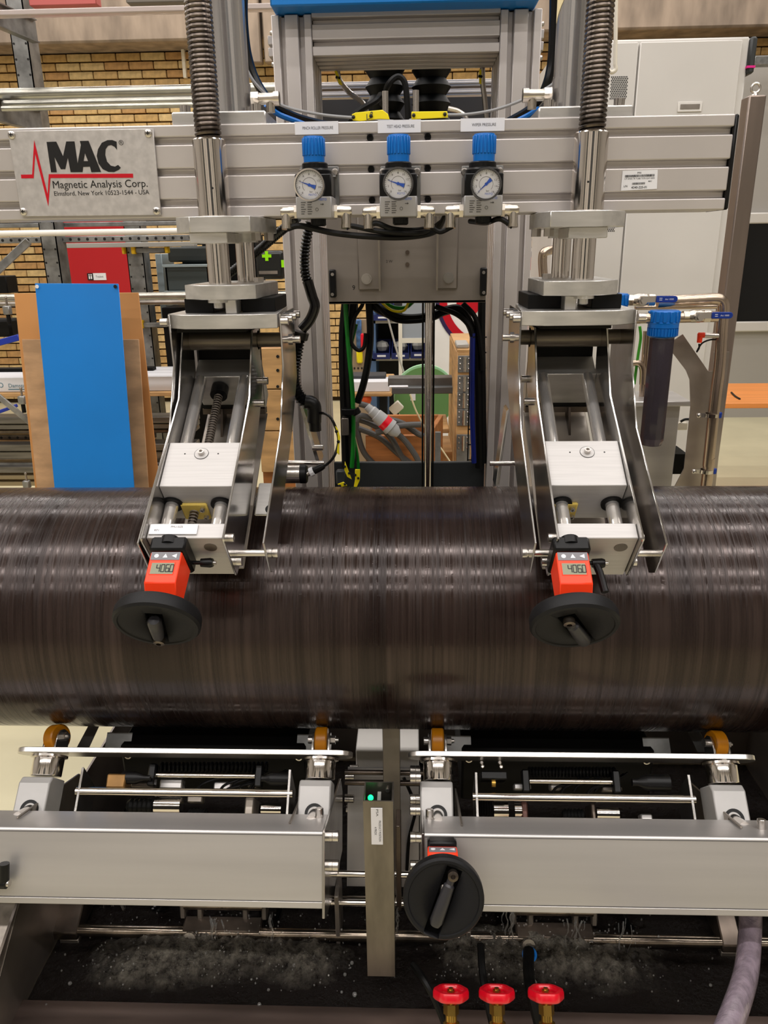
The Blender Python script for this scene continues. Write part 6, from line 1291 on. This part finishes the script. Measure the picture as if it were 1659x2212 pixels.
gx0, gx1, gz0, gz1 = yx(1316, 190, CY), yx(1352, 190, CY), yz(219, CY, 1330), yz(166, CY, 1330); gv = MB(); st_ = (gx1-gx0)/9
for j in range(13):
    for i in range(9):
        x = gx0+st_*(i+.5+(.5 if j % 2 else 0)); z = gz1-st_*.87*(j+.5)
        if z > gz0: gv.lathe([(st_*.36, 0), (st_*.36, .0008)], (x, CY-.0122, z), -EY, 6)
gv.build('vent_holes', INK, t, kind='stuff')
gv = MB(); zq = yz(487, CY, 1310)
for j in range(4):
    for i in range(8): gv.lathe([(st_*.36, 0), (st_*.36, .0008)], (yx(1296, 500, CY)+st_*(i+.5*(j % 2)), CY-.0122, zq-st_*.87*(j+.5)), -EY, 6)
gv.build('vent_holes', INK, t, kind='stuff')
MB().box(xb-.002, xb+.02, CY-.01, CY+.08, yz(160, CY, 1620), zt_-.002).build('corner_guard', mat('charcoal_plastic', (46, 48, 48), .5), t, bevel=.006); MB().box(xb-.006, xb+.021, CY-.012, CY+.08, yz(148, CY, 1620), yz(143, CY, 1620)).build('pink_band', mat('pink_plastic', (216, 24, 130), .5), t)
tag(MB().cyl(PY(1331, -20, .8), PY(1329, 140, .8), .0045, 8).tube(smooth_path([PY(1329, 138, .8), PY(1330, 150, .8), PY(1322, 156, .8), PY(1313, 152, .8)], 5), .0045, 8).build('white_hook', mat('cream_plastic', (232, 224, 206), .5)), 'cream hooked strip hanging behind the right spring', 'hook')
fbox(392, 399, 84, 168, 7.12, .075, 'cream_strip', bpy.data.materials['cream_plastic'], 'cream strip visible just left of the left spring', 'strip')
# stainless post with eyebolt
PYR = .95; q0 = PY(1619, 205, PYR); q1 = PY(1657, 205, PYR); wP = q1[0]-q0[0]
t = thing('eyebolt_post', 'square stainless post topped by an eyebolt at the far right', 'post', (q0[0]+wP/2, PYR, 0)); zt_ = q0[2]
PST = mat('satin_stainless', (152, 138, 128), .36, .85, var=.12, vscale=5, stretch=(3, 3, .4))
MB().box(q0[0], q1[0], PYR, PYR+wP*1.2, 0, zt_).build('post_tube', PST, t, bevel=.004, seg=2)
ec = A((q0[0]+q1[0])/2, PYR+wP*.5, zt_); MB().torus(ec+A(0, 0, .018), -EY, .0105, .0032, 24, 8).lathe([(.009, 0), (.006, .006)], ec, EZ, 16).build('eyebolt', SCREW, t)
# grey wall panel with window
struct('door_2', MB().box(yx(1480, 700, 6.2), yx(1800, 700, 6.2), 6.2, 6.4, 0, yz(130, 6.2, 1600)), DOORGREY)
wx0, wx1, wz0, wz1 = yx(1575, 600, 6.19), yx(1700, 600, 6.19), yz(715, 6.19, 1620), yz(460, 6.19, 1620)
w = MB(); fr = .09
for a, b_, c, d in ((wx0, wx1, wz1-fr, wz1), (wx0, wx1, wz0, wz0+fr), (wx0, wx0+fr, wz0, wz1), (wx1-fr, wx1, wz0, wz1)): w.box(a, b_, 6.13, 6.2, c, d)
wn = struct('window_1', w, mat('white_window_frame', (206, 202, 196), .45), bevel=.01)
MB().box(wx0+fr, wx1-fr, 6.16, 6.17, wz0+fr, wz1-fr).build('window_glass', mat('dark_glass', (16, 17, 18), .06), wn)
tag(MB().box(yx(1632, 118, 5.8), yx(1760, 118, 5.8), 5.8, 5.9, yz(140, 5.8, 1640), yz(120, 5.8, 1640)).build('window_rail', GALV, bevel=.004), 'grey rail under the bricks at the far top right', 'rail')
# orange bench
t = thing('orange_bench', 'bench with an orange wooden top behind the right post', 'bench', PY(1560, 860, 3.3))
Yb0 = 3.25; zb_ = PY(1600, 871, Yb0)[2]; yb1 = PZ(1600, 828, zb_)[1]; ORW = mat('orange_beech', (232, 146, 74), .45, var=.08, vscale=5, stretch=(.3, 5, 5))
MB().box(yx(1380, 870, Yb0), 3.4, Yb0, yb1, zb_-.03, zb_).build('bench_top', ORW, t, bevel=.003)
for x in (yx(1400, 870, Yb0), 3.2):
    MB().box(x, x+.05, Yb0+.35, Yb0+.4, 0, zb_-.03).build('leg', GALV, t); MB().box(x, x+.05, yb1-.1, yb1-.05, 0, zb_-.03).build('leg', GALV, t)
hose('cable_tie', [PZ(1580, 848, zb_+.004), PZ(1588, 856, zb_+.004), PZ(1598, 862, zb_+.004)], .006, INK, 'small black cable tie lying on the orange bench', 'tie', 6, None, 4)
tag(MB().box(yx(1446, 822, 3.6), yx(1488, 826, 3.6), 3.6, 3.75, zb_, zb_+.012).build('paper_stack', WHITE), 'white papers lying on the orange bench', 'paper')
# stainless cabinet at the bottom right
t = thing('steel_tank_box', 'stainless box with overhanging lid behind the right arm', 'box', PY(1430, 950, 1.0)); Yq = .98
zl = yz(866, Yq, 1430); MB().box(yx(1330, 900, Yq), yx(1492, 870, Yq), Yq-.01, Yq+.16, zl-.014, zl+.0).build('lid', SHEET, t, bevel=.002); MB().box(yx(1335, 900, Yq), yx(1470, 900, Yq), Yq+.01, Yq+.15, 0, zl-.014).build('box_body', SHEET, t, bevel=.002)
tag(MB().box(yx(1470, 900, .98)+.0005, yx(1470, 900, .98)+.04, 1.0, 1.1, yz(986, 1.2, 1475), yz(946, 1.2, 1475)).build('black_box', SOOT), 'black box between the stainless box and the pipe bracket', 'box')
hose('thin_lead', [PY(1470, 911, 1.1), PY(1480, 906, 1.1), PY(1494, 906, 1.1)], .004, BLACK, 'short black lead right of the stainless box', 'cable', 8, None, 5)
tag(MB().box(yx(1470, 900, .98)+.0005, yx(1481, 918, 1.12), 1.1, 1.12, yz(926, 1.12, 1475), yz(911, 1.12, 1475)).build('cream_plug', bpy.data.materials['cream_plastic'], bevel=.002), 'cream plug under the short black lead', 'plug')
# pipe bracket plate, pipe run, valves and filters
FY = .78
out = [(1440, 745), (1475, 722), (1530, 802), (1541, 802), (1541, 760), (1576, 760), (1545, 1056), (1455, 1056), (1478, 1012), (1492, 880), (1490, 820), (1482, 800)]
t = thing('pipe_bracket', 'stainless bracket plate carrying the bent pipe', 'bracket', PY(1520, 900, FY+.06))
MB().poly3([PY(x, y, FY+.06) for x, y in out], (0, .004, 0)).build('plate', mat('bracket_stainless', (182, 170, 158), .4, .75, var=.2, vscale=6), t)
bq = PY(1470, 1056, FY+.06); MB().box(bq[0], PY(1540, 1056, FY+.06)[0], FY+.06, FY+.064, 0, bq[2]+.002).build('foot_plate', DULL, t)
for x, y in ((1538, 1003), (1534, 1030)): MB().lathe([(.007, 0), (.006, .004), (.002, .005)], PY(x, y, FY+.058), -EY, 14).build('bracket_bolt', SCREW, t)
PIPEM = mat('satin_pipe', (196, 178, 160), .26, .95, var=.08, vscale=8)
pp = smooth_path([PY(1420, 652, FY), PY(1500, 648, FY), PY(1545, 646, FY), PY(1560, 652, FY), PY(1563, 668, FY), PY(1560, 700, FY), PY(1554, 790, FY), PY(1545, 860, FY), PY(1530, 1000, FY), PY(1524, 1060, FY), A(PY(1524, 1060, FY)[0], FY, .02)], 10)
rp_ = 12.5*pxm(PY(1500, 648, FY)); tag(MB().tube(pp, rp_, 20).build('bent_pipe', PIPEM), 'bent stainless pipe running along the bracket plate', 'pipe')
tag(MB().cyl(PY(1372, 664, FY+.12), PY(1560, 661, FY+.12), rp_*.5, 12).build('rear_pipe', PIPEM), 'thin rear pipe just below the upper ball valve', 'pipe')
tag(MB().cyl(PY(1374, 688, FY-.03), PY(1550, 684, FY-.03), rp_*.9, 18).build('inlet_pipe', PIPEM), 'short inlet pipe joining the lower ball valve to the bent pipe', 'pipe')
DKB = mat('dark_blue_grip', (16, 52, 140), .4)
def ballvalve(x, y, Yv, hx0, hx1, lab):
    p = PY(x, y, Yv); k = pxm(p); t = thing('ball_valve', lab, 'valve', p, 'ball valves')
    MB().lathe([(13*k, -28*k), (13*k, -16*k)], p, EX, 6).lathe([(11*k, -18*k), (14*k, -8*k), (14*k, 8*k), (11*k, 18*k)], p, EX, 20).lathe([(14*k, 16*k), (14*k, 30*k)], p, EX, 6).build('valve_body', NICKEL, t, bevel=.0006)
    MB().lathe([(9*k, 0), (9*k, -16*k), (6*k, -16*k), (6*k, -20*k)], p+A(0, -10*k, 0), EY, 16).hexa(p+A(0, -30*k, 0), -EY, 7*k, 4*k).build('valve_stem', SCREW, t)
    h0 = PY(x, y-1, Yv-26*k); h1 = PY(hx0, y-2, Yv-26*k); h2 = PY(hx1, y-2, Yv-26*k)
    MB().bar(h0, h1, .002, 13*k, EZ).build('lever_plate', SCREW, t)
    d = nrm(h2-h1); hh = 6.8*k; pts = [h1+EZ*hh, h1-EZ*hh]+[h2-d*hh+d*hh*math.cos(a)+EZ*hh*math.sin(a) for a in np.linspace(-math.pi/2, math.pi/2, 9)]
    g_ = MB().poly3(pts, (0, -.005, 0)).build('lever_grip', DKB, t, bevel=.001)
    text('Avi 1000', 18*k, (h1*.4+h2*.6)+A(0, -.0054, 0), EX, EZ, WHITE, g_); MB().box(*(h1*.8+h2*.2)[0]+np.array([-3*k, 3*k]), h1[1]-.0053, h1[1]-.005, h1[2]-2.4*k, h1[2]-1.2*k).box(*(h1*.8+h2*.2)[0]+np.array([-3*k, 3*k]), h1[1]-.0053, h1[1]-.005, h1[2]+1.2*k, h1[2]+2.4*k).build('grip_mark', WHITE, g_)
ballvalve(1383, 648, FY, 1417, 1463, 'upper ball valve with a dark blue lever grip'); ballvalve(1503, 683, FY-.03, 1537, 1582, 'lower ball valve with a dark blue lever grip')
def filt(x, y0, Yv, wpx, full, lab):
    p = PY(x, y0, Yv); k = pxm(p); r = wpx/2*k; t = thing('filter_housing', lab, 'filter', p, 'filter housings')
    MB().lathe([(r*.9, 0), (r*.96, -2*k), (r*.96, -24*k), (r*1.0, -25*k), (r*.98, -28*k)], p, EZ, 36).build('filter_head', BLUE, t)
    rb_ = MB()
    for i in range(14):
        a = 2*math.pi*i/14; d = A(math.cos(a), math.sin(a), 0); rb_.obox(p+d*r*.97-EZ*13*k, d*1.6*k, np.cross(EZ, d)*4*k, EZ*11*k)
    rb_.build('head_ribs', BLUE, t, bevel=.0008)
    MB().lathe([(r*.98, -28*k), (r*.98, -36*k), (r*.94, -37*k), (r*.92, -54*k), (r*.8, -57*k)], p, EZ, 36).build('filter_nut', BLUE, t)
    nb = MB()
    for i in range(30):
        a = 2*math.pi*i/30; d = A(math.cos(a), math.sin(a), 0); nb.obox(p+d*r*.95-EZ*45*k, d*1.2*k, np.cross(EZ, d)*1.6*k, EZ*8*k)
    nb.build('nut_ribs', BLUE, t)
    if full:
        SM = mat('smoky_clear_bowl', (120, 110, 120), .08, trans=.75, ior=1.3)
        MB().lathe([(r*.8, -56*k), (r*.8, -285*k), (r*.66, -298*k), (r*.2, -298*k)], p, EZ, 12).build('bowl', SM, t, ang=20)
        MB().lathe([(r*.66, -62*k), (r*.66, -282*k)], p, EZ, 24).build('cartridge', mat('black_filter_cartridge', (30, 26, 32), .8, var=.5, vscale=80, bump=.8, bscale=200), t)
    MB().lathe([(12*k, 0), (12*k, 12*k), (9*k, 12*k), (9*k, 20*k)], p-EZ*17*k-EX*(r+18*k), EX, 6).build('filter_union', NICKEL, t)
    return t
filt(1436, 670, FY-.03, 66, True, 'long dark filter with a blue ribbed cap right of the right arm'); filt(1332, 634, FY, 52, False, 'blue filter head half hidden behind the right clamp plate')
t = thing('sensor_plug', 'steel pressure sensor with an orange angled plug on the bent pipe', 'sensor', PY(1530, 727, FY)); a = PY(1552, 725, FY-.005); b_ = PY(1516, 724, FY-.005)
MB().cyl(a, b_, .0062, 16).build('sensor_body', SCREW, t); MB().lathe([(.0068, -.008), (.0068, .006)], b_, EX, 14).lathe([(.0068, 0), (.006, .022)], b_-A(.004, 0, -.004), -EZ, 14).build('orange_plug', ORANGE, t)
hose('sensor_lead', [b_-A(.004, 0, .022), PY(1510, 752, FY), PY(1505, 760, FY), PY(1516, 742, FY), PY(1534, 734, FY), PY(1550, 734, FY+.02)], .0022, BLACK, 'thin black lead looping under the orange plug', 'cable')
for x, y, lab in ((1525, 897, 'upper'), (1514, 1018, 'lower')):
    p = PY(x+11, y, FY); k = pxm(p); t = thing('pipe_clamp', '%s pipe clamp with blue screw tab on the bent pipe' % lab, 'clamp', p, 'pipe clamps')
    MB().ring(p-EZ*.004, EZ, rp_*1.02, rp_*1.25, .009, 24).build('clamp_band', CHROME, t); MB().box(p[0]-rp_*2.3, p[0]-rp_*1.1, FY-.004, FY+.004, p[2]-.005, p[2]+.006).sph(p-EX*rp_*2.2, .007, 10).build('clamp_nut', SCREW, t); MB().box(p[0]+rp_*1.1, p[0]+rp_*1.9, FY-.004, FY+.004, p[2]-.008, p[2]+.008).build('blue_tab', DKB, t, bevel=.002)
# green and brown cables behind the right arm, bent pipe stub
hose('green_wire', [PY(1382, 705, 1.0), PY(1384, 730, 1.0), PY(1378, 770, 1.0), PY(1370, 830, 1.0)], .004, mat('leaf_green_wire', (60, 150, 40), .4), 'green wire hanging right of the right arm', 'wire')
for x, lab in ((1395, 'left'), (1404, 'right')): tag(MB().cyl(PY(x, 715, 1.05), PY(x-10, 860, 1.05), .007, 12).build('thin_pipe', PIPEM), 'thin upright pipe behind the filter, %s of two' % lab, 'pipe')
hose('bent_stub', [PY(1360, 786, 1.0), PY(1378, 784, 1.0), PY(1388, 796, 1.0), PY(1388, 830, 1.0)], .009, PIPEM, 'bent pipe stub right of the right arm', 'pipe', 14)
hose('bent_stub', [PY(1174, 600, .8), PY(1172, 560, .8), PY(1176, 545, .8), PY(1192, 540, .82), PY(1206, 540, .9), PY(1216, 541, 1.2), PY(1222, 541, 1.735)], .011, PIPEM, 'bent stainless pipe end behind the right column', 'pipe', 16)
